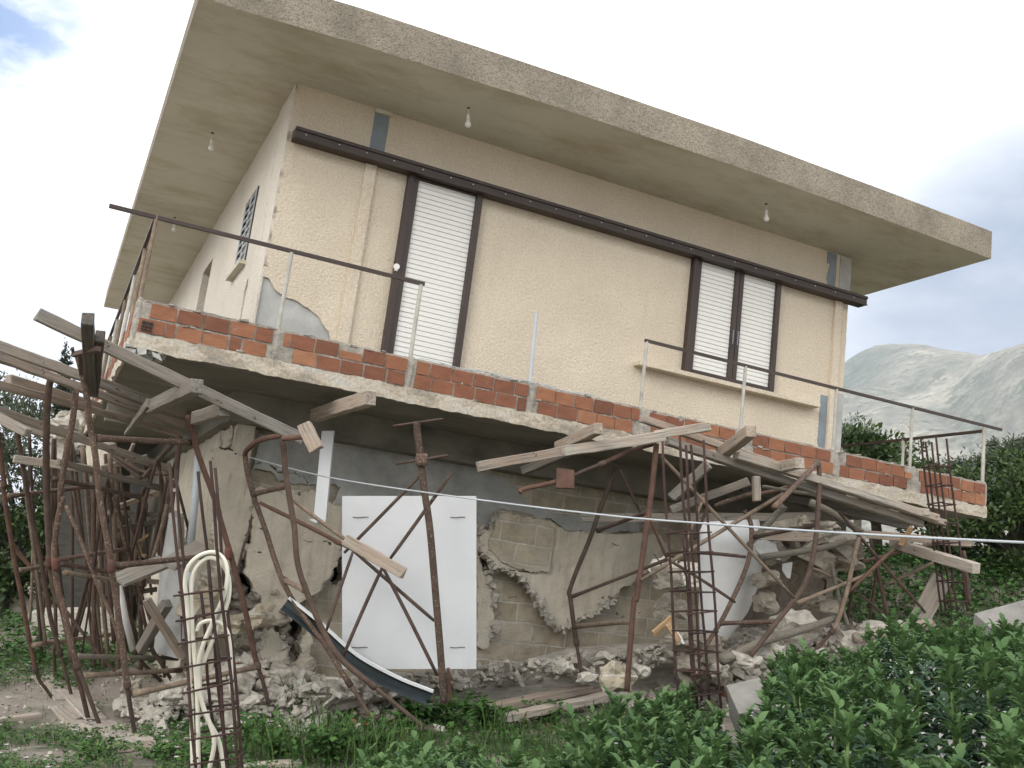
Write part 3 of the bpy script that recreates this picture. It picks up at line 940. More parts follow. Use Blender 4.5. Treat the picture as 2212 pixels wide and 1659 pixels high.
slabF = hp('S2', [(430, 990), (470, 960), (500, 800), (540, 760), (560, 960), (550, 1100), (560, 1200), (400, 1210), (380, 1100)], -.02)
gridwall('render_slab', slabF, [], FY(-.05), (0, .12, 0), .02, M['plaster'], disp=.05, dscale=4, seed=19)
b = MB()
def crumbs(poly, y, lo, hi, n_):
    m_ = len(poly)
    for k in range(n_):
        i = random.randrange(lo, hi); a, c = poly[i % m_], poly[(i+1) % m_]
        t = random.random(); x, z = a[0]+(c[0]-a[0])*t, a[1]+(c[1]-a[1])*t
        s = random.choice([.008, .012, .018, .03])*random.uniform(.7, 1.3)
        q = Vector((x + random.gauss(0, .008), y + random.uniform(-.01, .09), z + random.gauss(0, .012)))
        b.box(q - Vector((s, s, s))*.8, q + Vector((s, s, s))*.8, s*.6)
crumbs(slabA, -.01, 8, 26, 170); crumbs(slabC, -.04, 20, 42, 260); crumbs(slabB, .0, 3, 9, 70); crumbs(slabD, -.15, 0, 11, 60); crumbs(slabE, .09, 0, 6, 40)
tag(part('crumbled_edge', b, M['rubble']), kind='stuff')
for k_, pts in (('K4', [(960, 1080), (1000, 900), (1040, 760), (1110, 600), (1130, 430)]), ('K4', [(1130, 430), (1090, 620), (1030, 820), (980, 1050)]), ('S2', [(320, 740), (400, 850), (480, 960)]), ('S2', [(360, 800), (440, 880), (490, 940)]),
                ('K4', [(830, 1150), (900, 1250), (880, 1400), (920, 1500)]), ('K4', [(1050, 1100), (990, 1080), (900, 1090)]), ('S3', [(360, 1355), (500, 1370), (700, 1388)]), ('S3', [(1640, 1240), (1700, 1330), (1720, 1460)])):
    P = [Vector((q[0], -.02, q[1])) for q in hp(k_, pts, -.02)]
    b = MB(); b.tube(spline(P), .007, 6); part('exposed_rebar', b, M['rust_spot'])
# left flank of the ground floor
fl = [(.0, -.42), (7.2, -.42), (7.2, -3.5), (0, -3.4)]
gridwall('wall', fl, [crack([(.8, -.45), (.7, -1.0), (.9, -1.5)], .03), [(1.6, -1.0), (2.0, -1.1), (2.4, -1.7), (2.2, -2.0), (1.7, -1.6)], [(.3, -2.0), (.8, -2.3), (.9, -2.9), (.4, -2.9)]], FX(.02), (.15, 0, 0), .05, M['plaster'], disp=.03, seed=21)
dk = hp('K5', [(330, 960), (620, 900), (900, 930), (1140, 1000), (1180, 1250), (1200, 1540), (1100, 1800), (100, 1800), (150, 1500), (300, 1300)], .35)
M['darkwall'] = simple('dark_brown_render', (.20, .165, .125), .95, .3, 4, .8, 14, .02)
gridwall('wall', dk, [crack(hp('K5', [(1040, 950), (1100, 1200), (1080, 1350)], .35), .03)], FY(.35), (0, .12, 0), .04, M['darkwall'], disp=.05, seed=31)
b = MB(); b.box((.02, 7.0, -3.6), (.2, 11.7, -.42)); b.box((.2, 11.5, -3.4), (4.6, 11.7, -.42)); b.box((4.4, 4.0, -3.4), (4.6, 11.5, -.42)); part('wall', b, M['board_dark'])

# ------------------------------------------------------------------ props, frames and timbers
def pj(p):
    q = Vector(p) - CAM
    d = q.dot(_f)
    return 1106 + F*q.dot(_r)/d, 829.5 - F*q.dot(_u)/d, d
def rel(mb, o):
    mb.v = [q - o.location for q in mb.v]
    return mb
def child(name, mb, m, root, smooth=True):
    rel(mb, root)
    return mesh(name, mb.v, mb.f, m, root, smooth)
def gp(k, x, y, dz=0.0):
    u_, v_ = zz(k, x, y)
    p, d = ground(u_, v_)
    return d
def dirat(P, i):
    return (P[min(i+1, len(P)-1)] - P[max(i-1, 0)]).normalized()
def add_pin(root, p, axis_=None, L=.11, r=.008, m='rust'):
    b = MB()
    a = Vector(axis_).normalized() if axis_ is not None else _r
    p = Vector(p)
    b.tube([p - a*L, p + a*L], r, 8)
    return child('pin', b, M[m], root)
def collar(root, p, t, r, m='rust', h=.06):
    b = MB(); b.tube([p - t*h/2, p - t*h/4, p + t*h/4, p + t*h/2], [r, r*1.12, r*1.12, r], 12)
    return child('collar', b, M[m], root)
def plate(root, p, m='rust', s=.07):
    b = MB(); b.box(Vector(p) - Vector((s, s, .004)), Vector(p) + Vector((s, s, .004)), .003)
    return child('base_plate', b, M[m], root, False)
def tube_thing(name, label, key, pts, d0, d1, r, m, cat='steel pole', group=None, inner=None, pins=(), base=False, open_end=False, n=12, parts=True):
    """a bent steel prop: outer tube, thinner inner tube below fraction `inner`, pins, base plate"""
    r *= .76
    P = path(key, pts, d0, d1)
    root = empty(name, P[-1], label, cat, group)
    if inner:
        i = max(1, int(len(P)*inner))
        b = MB(); b.tube(P[:i+1], r, n); child('outer_tube', b, M[m], root)
        b = MB(); b.tube(P[i:], r*.76, n); child('inner_tube', b, M['rust'], root)
        collar(root, P[i], dirat(P, i), r*1.1)
    else:
        b = MB(); b.tube(P, r, n); child('tube', b, M[m], root)
    for f_ in pins:
        i = min(len(P)-1, int(f_*(len(P)-1)))
        add_pin(root, P[i], _r*1.0 + _u*random.uniform(-.1, .25), random.uniform(.08, .12))
        collar(root, P[i], dirat(P, i), r*1.05)
    if base: plate(root, P[-1])
    if open_end:
        t = dirat(P, 0)
        b = MB(); b.tube([P[0] - t*.002, P[0] - t*.001], r*.7, 12); child('bore_shade', b, M['dark'], root)  # black disc stands in for the shade inside the open pipe
    return root, P
def bar_thing(name, label, a, da, c, dc, r, m, key='U', cat='steel bar', group=None, flat=True):
    r *= .78
    u0, v0 = zz(key, *a); u1, v1 = zz(key, *c)
    A, B_ = at(u0, v0, da), at(u1, v1, dc)
    b = MB()
    L = (B_ - A)
    k = 7
    sag = random.uniform(-.012, .012)
    P = [A + L*(i/k) + _u*sag*math.sin(PI*i/k) for i in range(k+1)]
    b.tube(P, [r*.8] + [r]*(k-1) + [r*.8], 10)
    o = mesh(name, b.v, b.f, M[m], None, True, origin=A)
    return tag(o, label, cat, group)
def frame(label, legs, rungs, group='welded scaffold frames under the left balcony', name='scaffold_frame', cat='scaffold frame'):
    """legs: (key, pts, d0, d1, r, mat, inner); rungs: (key, (x,y), d, (x,y), d, r, mat)"""
    legs = [l[:4] + (l[4]*.70,) + l[5:] for l in legs]; rungs = [q[:5] + (q[5]*.74,) + q[6:] for q in rungs]
    LP = [path(l[0], l[1], l[2], l[3]) for l in legs]
    root = empty(name, LP[0][-1], label, cat, group)
    for l, P in zip(legs, LP):
        leg = None
        if l[6]:
            i = max(1, int(len(P)*l[6]))
            b = MB(); b.tube(P[:i+1], l[4], 12); leg = child('leg', b, M[l[5]], root)
            b = MB(); b.tube(P[i:], l[4]*.74, 12); jack = child('jack', b, M['rust'], root)
            collar(root, P[i], dirat(P, i), l[4]*1.12)
            plate(root, P[-1])
        else:
            b = MB(); b.tube(P, l[4], 12); leg = child('leg', b, M[l[5]], root)
    for q in rungs:
        A = at(*zz(q[0], *q[1]), q[2]); B_ = at(*zz(q[0], *q[3]), q[4])
        k = 8
        P = [A + (B_-A)*(i/k) for i in range(k+1)]
        b = MB(); b.tube(P, [q[5]*1.35, q[5]*1.05] + [q[5]]*(k-3) + [q[5]*1.05, q[5]*1.25], 12)
        child('rung', b, M[q[6]], root)
    return root, LP
def timber(label, A, B_, wd, ht, m, name='timber_beam', cat='timber', group='loose timbers on the collapsed scaffold', roll=0.0, up=None, taper=0):
    A = Vector(A); B_ = Vector(B_)
    X = (B_ - A); L = X.length; X.normalize()
    U = Vector(up) if up is not None else Vector((0, 0, 1))
    Y = U.cross(X)
    if Y.length < .05: Y = _f.cross(X)
    Y.normalize(); Z = X.cross(Y)
    if roll:
        Y, Z = Y*math.cos(roll) + Z*math.sin(roll), Z*math.cos(roll) - Y*math.sin(roll)
    bm = bmesh.new()
    k = max(4, int(L/.12))
    rows = []
    sd_ = random.uniform(0, 99)
    for i in range(k+1):
        x = L*i/k
        j = .0035
        warp = .008*math.sin(x*1.1+sd_)
        s = 1 - (taper*(i/k) if taper else 0)
        row = []
        for (a, c) in ((-1, -1), (1, -1), (1, 1), (-1, 1)):
            y = a*wd/2*s + random.uniform(-j, j); z = c*ht/2*s + random.uniform(-j, j) + warp
            xx = x + (random.uniform(-.012, .012) if i in (0, k) else 0)
            row.append(bm.verts.new((xx, y, z)))
        rows.append(row)
    for r0, r1 in zip(rows, rows[1:]):
        for q in range(4):
            bm.faces.new((r0[q], r0[(q+1) % 4], r1[(q+1) % 4], r1[q]))
    bm.faces.new(rows[0][::-1]); bm.faces.new(rows[-1])
    bm.normal_update()
    edges = [e for e in bm.edges if e.is_manifold and e.calc_face_angle(0) > .8]
    bmesh.ops.bevel(bm, geom=edges, offset=.005, segments=1, affect='EDGES')
    me = bpy.data.meshes.new(name); bm.to_mesh(me); bm.free()
    me.materials.append(M[m])
    o = bpy.data.objects.new(name, me); col.objects.link(o)
    o.matrix_world = Matrix(((X.x, Y.x, Z.x, A.x), (X.y, Y.y, Z.y, A.y), (X.z, Y.z, Z.z, A.z), (0, 0, 0, 1)))
    return tag(o, label, cat, group)
def tb(label, key, a, da, c, dc, wd, ht, m, **k):
    A = at(*zz(key, *a), da); B_ = at(*zz(key, *c), dc)
    return timber(label, A, B_, wd, ht, m, **k)
def logt(label, pts, r, m='wood_log', cat='log', group='round branches used as props', name='branch_pole'):
    b = MB(); P = spline(pts)
    b.tube(P, [r*(1 + .12*noise.noise(Vector((i*.7, r*90, 0)))) * (1 - .25*i/len(P)) for i in range(len(P))], 9)
    o = mesh(name, b.v, b.f, M[m], None, True, origin=P[0])
    return tag(o, label, cat, group)

# --- left scaffold frames
frame('rusty scaffold frame with a white splashed top rung, nearest in the left cluster', [
    ('K1', [(860, 60), (905, 240), (960, 520), (990, 800), (1050, 1130), (1090, 1500), ('K2', 1090, 170), ('K2', 1140, 480), ('K2', 1200, 800), ('K2', 1240, 1080), ('K3', 1300, 100), ('K3', 1360, 560), ('K3', 1400, 880), ('K3', 1440, 1180), ('K3', 1510, 1600)], 7.0, 7.35, .031, 'rust_spot', .86),
    ('R4', [(1215, 1030), (1255, 1180), (1300, 1330), (1400, 1600), ('R5', 1430, 60), ('R5', 1500, 300), ('R5', 1580, 600), ('R5', 1650, 930), ('R5', 1700, 1090), ('R5', 1765, 1340)], 7.9, 8.1, .031, 'rust_red', .80)],
    [('K1', (1060, 975), 7.1, (2110, 1025), 7.95, .031, 'rust_spot'),
     ('K2', (1240, 1010), 7.2, ('K4', 850, 880)[1:] and (2450, 880), 8.0, .028, 'rust_spot'),
     ('R5', (860, 1180), 7.3, (1650, 1005), 8.05, .028, 'rust_dry')])
frame('rusty scaffold frame with three long rungs running back under the slab', [
    ('K1', [(575, 290), (540, 420), (520, 700), (510, 1100), (515, 1500), ('K2', 520, 300), ('K2', 540, 700), ('K2', 560, 1000), ('K2', 610, 1300), ('K3', 690, 100), ('K3', 760, 420), ('K3', 820, 720), ('K3', 900, 1000), ('K3', 975, 1310)], 7.5, 8.2, .036, 'rust', .82),
    ('K1', [(1990, 1000), (1960, 1200), (1900, 1400), ('K2', 1860, 60), ('K2', 1760, 500), ('K2', 1660, 960), ('K2', 1560, 1320), ('K3', 1560, 500), ('K3', 1560, 800)], 8.9, 9.6, .03, 'rust', 0)],
    [('K2', (650, 975), 7.9, (1390, 1110), 9.2, .026, 'rust_spot'),
     ('K1', (580, 1420), 7.7, (1540, 1625), 9.0, .026, 'rust_spot'),
     ('K3', (930, 840), 8.1, (2000, 775), 9.0, .027, 'rust_dry')])
frame('rusty scaffold frame with crossed lower rungs behind the first two', [
    ('K1', [(845, 430), (800, 800), (740, 1100), (690, 1400), (665, 1640), ('K2', 690, 250), ('K2', 640, 500), ('K2', 600, 800), ('K2', 610, 1050), ('K2', 650, 1300), ('K3', 700, 60), ('K3', 790, 500), ('K3', 870, 760), ('K3', 960, 1000), ('K3', 1100, 1380)], 7.6, 7.9, .032, 'rust_spot', .84),
    ('K2', [(1190, 60), (1240, 400), (1280, 700), (1340, 1000), (1400, 1300), ('K3', 1440, 150), ('K3', 1500, 400), ('K3', 1530, 560)], 9.3, 9.8, .028, 'rust', 0)],
    [('K2', (720, 1080), 7.9, (1600, 1215), 9.4, .024, 'rust_dry'),
     ('K2', (650, 940), 7.9, (1420, 815), 9.3, .023, 'rust_spot'),
     ('K3', (870, 625), 7.9, (1960, 645), 9.3, .026, 'wood_log')])
frame('rusty scaffold frame at the far left edge, bent outwards like a bow', [
    ('K1', [(-30, 900), (10, 1200), (50, 1500), ('K2', 30, 100), ('K2', 80, 450), ('K2', 120, 700), ('K2', 170, 1000), ('K2', 230, 1300), ('K3', 290, 250), ('K3', 350, 560), ('K3', 420, 850), ('K3', 520, 1000), ('K3', 610, 1130)], 8.2, 9.0, .028, 'rust_red', .80),
    ('K1', [(180, 870), (230, 1150), (270, 1400), (310, 1620), ('K2', 330, 400), ('K2', 400, 700), ('K2', 480, 1100), ('K3', 560, 200), ('K3', 640, 500), ('K3', 710, 750), ('K3', 805, 1110)], 8.4, 9.1, .028, 'rust', .82)],
    [('K2', (90, 235), 8.5, (1060, 120), 9.4, .026, 'rust_spot'),
     ('K2', (215, 1055), 8.7, (500, 1005), 8.9, .026, 'rust_dry'),
     ('K3', (370, 500), 8.8, (1460, 345), 10.2, .025, 'rust_dry')])
# red paint marks are worn paint rings on the legs
for k_, x_, y_, d_ in (('K2', 545, 960, 7.86), ('K2', 615, 990, 7.7), ('K2', 1228, 1010, 7.14), ('K4', 865, 870, 7.97)):
    p = at(*zz(k_, x_, y_), d_)
    b = MB(); b.tube([p - _u*.045, p - _u*.02, p + _u*.02, p + _u*.045], [.0255, .027, .027, .0255], 12)
    fr_ = [o for o in col.objects if o.name.startswith('scaffold_frame')]
    o = mesh('paint_ring', [q - fr_[0].location for q in b.v], b.f, M['redpaint'], fr_[0], True)

G1 = 'single rusty poles in the left tangle'
TP = [
 ('thin pale steel brace slanting down between the left frames', 'K2', [(730, 340), (860, 640), (990, 980), (1080, 1220), (1250, 1600), ('K3', 1320, 450), ('K3', 1440, 680)], 7.4, 7.6, .017, 'rust_spot'),
 ('thin dark rebar rod leaning right, crossing the pale slanting brace', 'K2', [(1110, 480), (1060, 900), (1010, 1200), ('K3', 980, 100), ('K3', 900, 620)], 8.0, 8.2, .010, 'rebar'),
 ('orange edged slim pole standing left of the thick rusty pair', 'K2', [(365, 370), (370, 700), (360, 1000), (350, 1300), ('K3', 330, 230)], 9.5, 9.9, .018, 'rust_dry'),
 ('heavy diagonal pole sloping down behind the left edge frame', 'K2', [(90, 500), (150, 780), (330, 1010), (470, 1200), ('K3', 560, 50)], 9.0, 9.3, .024, 'rust_red'),
 ('dark prop under the slab corner, second from the white pipe', 'K2', [(1290, 230), (1340, 560), (1390, 860), (1460, 1150), (1560, 1500)], 9.6, 10, .021, 'rust'),
 ('slim grey topped pole standing in front of the broken side wall', 'K2', [(1430, 480), (1490, 720), (1560, 950)], 9.2, 9.3, .015, 'rust_spot'),
 ('dark prop leaning left behind the cage of rebar', 'K2', [(1600, 120), (1540, 350), (1490, 600), (1450, 930), (1460, 1300)], 9.9, 10.2, .027, 'rust'),
 ('pale crooked pole leaning right against the corner column', 'K2', [(1850, 330), (1780, 620), (1690, 930), (1640, 1150)], 8.6, 8.8, .022, 'rust_dry'),
 ('rusty prop with cross pin hugging the corner of the wall', 'K1', [(1990, 960), (1965, 1220), (1940, 1500), ('K2', 1890, 100), ('K2', 1800, 640)], 8.5, 8.7, .026, 'rust'),
 ('thin rod sloping down right below the long rungs', 'K3', [(740, 130), (880, 320), (1020, 500), (1180, 690), (1270, 790)], 8.8, 9, .018, 'rust'),
 ('rod sloping down to the rubble under the middle rung', 'K3', [(1480, 560), (1580, 700), (1690, 810), (1780, 900)], 8.8, 9, .02, 'rust'),
 ('rod running into the rubble beside the rebar cage', 'K3', [(1560, 60), (1660, 480), (1780, 700), (1900, 890)], 8.7, 8.9, .02, 'rust'),
 ('low stub of pole standing behind the left frames', 'K3', [(590, 520), (600, 700), (610, 830)], 9.8, 9.9, .02, 'rust'),
 ('dark pole seen between the slab underside and the timber bundle', 'K1', [(1170, 1150), (1190, 1400), (1200, 1640), ('K2', 1220, 400), ('K2', 1290, 900)], 10.5, 10.6, .028, 'rust'),
 ('dark pole next to the far side wall, with a short cross pin', 'K1', [(1290, 1200), (1300, 1500), ('K2', 1330, 300), ('K2', 1380, 700)], 10.4, 10.5, .03, 'rust'),
 ('rusty pole sloping up right under the slab to the beam', 'K1', [(1890, 1060), (1760, 1210), (1600, 1400)], 8.6, 9.4, .028, 'rust'),
 ('rusty pole sloping down right under the slab', 'K1', [(1210, 1130), (1400, 1250), (1600, 1350), (1900, 1380)], 9.6, 9.4, .022, 'rust'),
 ('curved thin rod dropping under the slab soffit', 'K1', [(1300, 1230), (1420, 1310), (1560, 1420)], 9.7, 9.5, .024, 'rust'),
]
for i, (lb, k_, pts, d0, d1, r, m) in enumerate(TP):
    P = path(k_, pts, d0, d1)
    b = MB(); b.tube(P, r*.8, 10)
    tag(mesh('steel_pole', b.v, b.f, M[m], None, True, origin=P[-1]), lb, 'steel pole', G1)

random.seed(77)
for k in range(34):
    u0 = random.uniform(205, 385) if k < 20 else random.uniform(40, 250); v0 = random.uniform(985, 1120); L = random.uniform(190, 400); ln = random.gauss(0, .16)
    if k >= 20: v0 = 930 + (u0-40)*.25; L = random.uniform(430, 480); ln = random.gauss(.05, .07)
    d0 = random.uniform(8.9, 11)
    pts = [(u0 + ln*L*t + 6*math.sin(t*3+k), v0 + L*t) for t in (0, .35, .7, 1)]
    P = path('U', pts, d0, d0 + random.uniform(-.1, .4))
    b = MB(); b.tube(P, random.uniform(.013, .022), 9)
    tag(mesh('steel_pole', b.v, b.f, M[random.choice(['rust', 'rust_spot', 'rust_dry', 'rust'])], None, True, origin=P[-1]), 'slim rusty prop lost in the dense thicket of props under the balcony corner', 'steel pole', 'thicket of props under the balcony corner')
for k in range(7):
    u0 = random.uniform(190, 260); v0 = random.uniform(1010, 1420); d0 = random.uniform(9, 10.5)
    A_ = at(u0, v0, d0); B2 = at(u0 + random.uniform(90, 160), v0 + random.uniform(-35, 45), d0 + .5)
    timber('grey batten crossing the dense thicket of props under the balcony corner', A_, B2, .035, .05, random.choice(['wood_grey', 'wood', 'wood_dark']), group='battens in the thicket of props')
random.seed(78)
# --- left timbers
tb('long grey timber slanting down right from the sky to the square block', 'R4', (245, 372), 6.7, (1950, 1190), 7.55, .045, .085, 'wood_grey')
tb('upper of two parallel timbers entering at the left edge under the balcony', 'R4', (-60, 575), 6.9, (1195, 1010), 9.0, .05, .075, 'wood_pale')
tb('lower of two parallel timbers entering at the left edge under the balcony', 'R4', (-60, 640), 6.85, (1180, 1085), 8.9, .05, .06, 'wood')
tb('short sawn timber of the middle pair at the left', 'R4', (55, 805), 7.4, (640, 985), 8.4, .05, .07, 'wood')
tb('long timber of the middle pair at the left', 'R4', (-50, 825), 7.2, (1170, 1160), 9.3, .05, .055, 'wood')
tb('pinkish timber crossing low at the left, over the dark timber end', 'R4', (-60, 975), 7.5, (1100, 1385), 9.4, .05, .06, 'wood_pale')
tb('dark timber end poking in at the left edge above the olive tree', 'R4', (-60, 1020), 7.4, (182, 1155), 7.2, .06, .06, 'wood_grey')
tb('dark timber piece behind the pinkish low timber', 'R4', (30, 1050), 8.3, (325, 1150), 8.5, .07, .08, 'wood_grey')
tb('level timber starting before the cypress and sinking to the right', 'R4', (88, 1318), 8.4, (590, 1385), 8.8, .05, .065, 'wood_pale')
tb('bent pole like timber running on to the corner of the wall', 'K1', (640, 1240), 8.3, (1830, 1530), 9.2, .05, .05, 'wood_log')
tb('left one of two dark timber stubs gripped by the fork on the tall prop', 'R4', (567, 395), 6.3, (590, 870), 7.25, .07, .09, 'wood_dark')
tb('right one of two dark timber stubs gripped by the fork on the tall prop', 'R4', (648, 515), 6.6, (612, 880), 7.3, .06, .08, 'wood_dark')
tb('short thick timber sticking out below the slab, nearest the corner', 'R4', (1275, 838), 6.9, (985, 985), 7.9, .085, .10, 'wood_grey')
tb('tapered splinter timber behind the short thick one', 'R4', (975, 960), 7.8, (815, 1155), 8.8, .06, .075, 'wood_grey', taper=.5)
tb('timber stub with a wedge end under the long slanting timber', 'R4', (1455, 1000), 7.3, (1270, 1060), 7.9, .08, .1, 'wood_grey')
tb('thin batten hanging below the splashed top rung', 'K1', (1480, 1045), 8.9, (1410, 1215), 9.0, .03, .03, 'wood')
tb('sawn timber stub poking out under the slab above the white downpipe', 'S1', (1375, 590), 7.6, (925, 735), 9.0, .09, .11, 'wood')
tb('square timber block nailed on the end of the short pipe', 'S1', (838, 800), 7.35, (938, 1005), 7.3, .10, .06, 'wood', up=_f)
tb('wide grey board lying across the splashed middle rung', 'K2', (1290, 1180), 7.9, (1830, 960), 8.3, .16, .03, 'wood_grey', roll=.5)
tb('grey board end resting beside the rebar cage', 'K4', (200, 1010), 7.8, (580, 790), 8.1, .16, .035, 'wood_grey', roll=.4)
tb('weathered board leaning down right behind the rebar cage', 'K3', (1610, 0), 8.3, (2010, 640), 8.6, .07, .05, 'wood')
tb('dark squared timber leaning left behind the rebar cage', 'K3', (1850, 40), 8.6, (1560, 560), 8.8, .07, .09, 'wood_grey')
tb('loose plank lying on the gravel at the left edge', 'K3', (-160, 1370), gp('K3', -160, 1370), (440, 1300), gp('K3', 440, 1300), .09, .07, 'wood_pale')
tb('plank lying in the grass at the foot of the rebar cage', 'R5', (1560, 1655), gp('R5', 1560, 1655)-.1, (1945, 1625), gp('R5', 1945, 1625)-.1, .10, .05, 'wood_pale')
GP = 'boards laid on the ground as footing for the left frames'
tb('pale footing board farthest from the camera', 'K3', (450, 850), gp('K3', 450, 850), (730, 1120), gp('K3', 730, 1120), .18, .05, 'wood_pale', group=GP)
tb('pale footing board in the middle of the row', 'K3', (670, 1190), gp('K3', 670, 1190), (950, 1470), gp('K3', 950, 1470), .16, .05, 'wood_pale', group=GP)
tb('pale footing board under the two rusty jacks', 'K3', (700, 980), gp('K3', 700, 980), (1060, 1340), gp('K3', 1060, 1340), .17, .05, 'wood_pale', group=GP)
tb('broad split footing board nearest the camera', 'K3', (1070, 1390), gp('K3', 1070, 1390), (1530, 1625), gp('K3', 1530, 1625)-.15, .24, .07, 'wood_pale', group=GP)
# fork head
root = empty('fork_head', at(*zz('R4', 495, 640), 6.6), 'flat rusty steel fork head gripping two dark timber stubs', 'fork head')
b = MB(); A = at(*zz('R4', 470, 595), 6.75); B_ = at(*zz('R4', 560, 610), 6.6)
for p0, p1, r_ in ((A, at(*zz('R4', 475, 645), 6.8), .012), (at(*zz('R4', 475, 640), 6.8), at(*zz('R4', 640, 600), 6.5), .022), (at(*zz('R4', 530, 640), 6.8), at(*zz('R4', 535, 760), 6.95), .026)):
    b.tube([p0, p1], r_, 4)
child('fork', b, M['rust'], root, False)

# --- centre props
frame('pair of bent rusty props joined by welded rungs before the broken wall', [
    ('S1', [(668, 935), (680, 1100), (700, 1260), (730, 1450), (760, 1640), ('S2', 470, 330), ('S2', 530, 520), ('S2', 640, 780), ('S2', 760, 960), ('S2', 990, 1150), ('S2', 1110, 1250), ('S2', 1290, 1395)], 7.6, 7.5, .031, 'rust', .80),
    ('S1', [(362, 1040), (380, 1180), (420, 1340), (480, 1520), (530, 1658), ('S2', 320, 300), ('S2', 380, 460), ('S2', 470, 620), ('S2', 640, 850), ('S2', 770, 1060), ('S2', 860, 1190), ('S2', 940, 1325)], 8.35, 7.9, .030, 'rust_spot', .84)],
    [('S1', (430, 1362), 8.3, (695, 1292), 7.6, .028, 'rust_spot'), ('S2', (385, 440), 8.2, (510, 505), 7.6, .028, 'rust_dry')],
    group='bent prop frames along the front wall')
tube_thing('steel_prop', 'curved brown pipe bent over the wall top behind the square block', 'S1', [(362, 1050), (375, 1010), (440, 950), (520, 915), (640, 890)], 8.35, 7.9, .028, 'rust_red', group=G1)
r0, P0 = tube_thing('steel_prop', 'short open pipe lying level across the bent prop, holding the square block', 'S1', [(662, 915), (770, 905), (880, 893)], 7.42, 7.36, .026, 'rust_red', cat='steel pipe', open_end=True)
r1, P1 = tube_thing('steel_prop', 'tall straight rusty prop with two cross pins before the white board', 'S1', [(1742, 790), (1752, 900), (1775, 1060), (1800, 1300), (1850, 1650), ('S2', 1370, 600), ('S2', 1395, 900), ('S2', 1420, 1240)], 7.75, 7.55, .036, 'rust_spot', cat='steel prop', open_end=True)
add_pin(r1, at(*zz('S1', 1752, 783), 7.74), _r + _u*.14, .19); add_pin(r1, at(*zz('S1', 1783, 1083), 7.7), _r + _u*.16, .20, .011); collar(r1, at(*zz('S1', 1783, 1083), 7.7), -_u, .042, 'rust_spot', .09)
add_pin(root if False else r1, at(*zz('S1', 1750, 783), 7.76), _r, .03)
tube_thing('steel_prop', 'thin inner prop standing just behind the tall straight one', 'S2', [(1445, 1010), (1452, 1100), (1460, 1230)], 7.7, 7.7, .017, 'rust_red')
BR = 'thin cross braces before the white board'
for lb, k_, a, da, c, dc, r, m in (
    ('long brace from the left prop down right across the white board', 'U', (561, 1086), 8.2, (759, 1186), 8.05, .021, 'rust_red'),
    ('lower half of the long brace ending at the tall prop', 'U', (757, 1184), 8.05, (938, 1341), 7.7, .018, 'rust'),
    ('orange rusty brace from the bent prop to the short plank', 'U', (633, 1081), 7.65, (826, 1224), 7.75, .019, 'rust_dry'),
    ('brace continuing below the short plank to the foot of the tall prop', 'U', (826, 1224), 7.75, (945, 1460), 7.7, .018, 'rust'),
    ('dark brace rising right to the tall prop, top left of the board', 'U', (744, 1194), 7.95, (907, 1028), 7.8, .017, 'rust'),
    ('dark brace dropping left from the board edge to the bent prop', 'U', (763, 1190), 7.95, (705, 1362), 7.6, .016, 'rust'),
    ('open ended brace rising right past the tall prop', 'U', (842, 1208), 7.85, (977, 1020), 7.9, .018, 'rust_spot'),
    ('dark brace from the plank down left over the black gutter', 'U', (826, 1226), 7.8, (741, 1418), 7.6, .018, 'rust')):
    bar_thing('steel_brace', lb, a, da, c, dc, r, m, k_, 'steel brace', BR)
tb('short weathered plank tied to the braces before the white board', 'S2', (785, 175), 7.7, (1165, 395), 7.6, .05, .085, 'wood')

# --- right props
frame('rusty prop frame standing right of the hanging render, legs spread', [
    ('S3', [(1662, 350), (1640, 560), (1600, 900), (1550, 1250), (1500, 1600), ('S5', 680, 300), ('S5', 650, 650), ('S5', 620, 1040)], 8.4, 8.1, .033, 'rust_red', 0),
    ('S3', [(1335, 545), (1270, 720), (1200, 900), (1120, 1130), (1020, 1370), (960, 1540), ('S5', 165, 290), ('S5', 200, 560), ('S5', 225, 720), ('S5', 255, 900)], 9.6, 9.2, .031, 'rust', .82)],
    [('S5', (205, 515), 9.2, (650, 475), 8.2, .028, 'rust_dry'), ('S3', (985, 1580), 9.3, (1740, 1285), 8.9, .02, 'rust'), ('S3', (1190, 1050), 9.4, (1590, 900), 8.4, .024, 'rust')],
    group='bent prop frames along the front wall')
frame('rusty prop frame bulging forward below the long double timber', [
    ('S4', [(912, 400), (915, 520), (905, 700), (895, 850), (870, 1020), (820, 1170), (740, 1290), (650, 1400), (560, 1520), (480, 1620)], 9.2, 8.6, .031, 'rust', 0),
    ('S4', [(440, 700), (480, 780), (485, 880), (470, 1000), (430, 1120), (380, 1230), (300, 1390), (220, 1520), (150, 1630)], 9.5, 9.0, .031, 'rust_spot', 0)],
    [('S4', (290, 1415), 9.0, (640, 1405), 8.8, .026, 'rust_spot'), ('S4', (500, 870), 9.4, (900, 790), 9.1, .024, 'rust'), ('S4', (905, 395), 9.2, (630, 680), 8.5, .03, 'rust_spot')],
    group='bent prop frames along the front wall')
frame('grey prop frame near the right end, with a rusty jack foot', [
    ('S4', [(1165, 870), (1130, 1020), (1085, 1230), (1020, 1430), (950, 1520), (870, 1610)], 9.7, 9.4, .03, 'rust_dry', .66),
    ('S4', [(1150, 980), (1150, 1060), (1120, 1240), (1090, 1400)], 10.6, 10.8, .028, 'rust', 0)],
    [('S4', (1180, 1025), 10.4, (1640, 910), 10.8, .025, 'rust'),
     ('S4', (780, 1285), 9.0, (1240, 1095), 10.2, .022, 'rust_dry')],
    group='bent prop frames along the front wall')
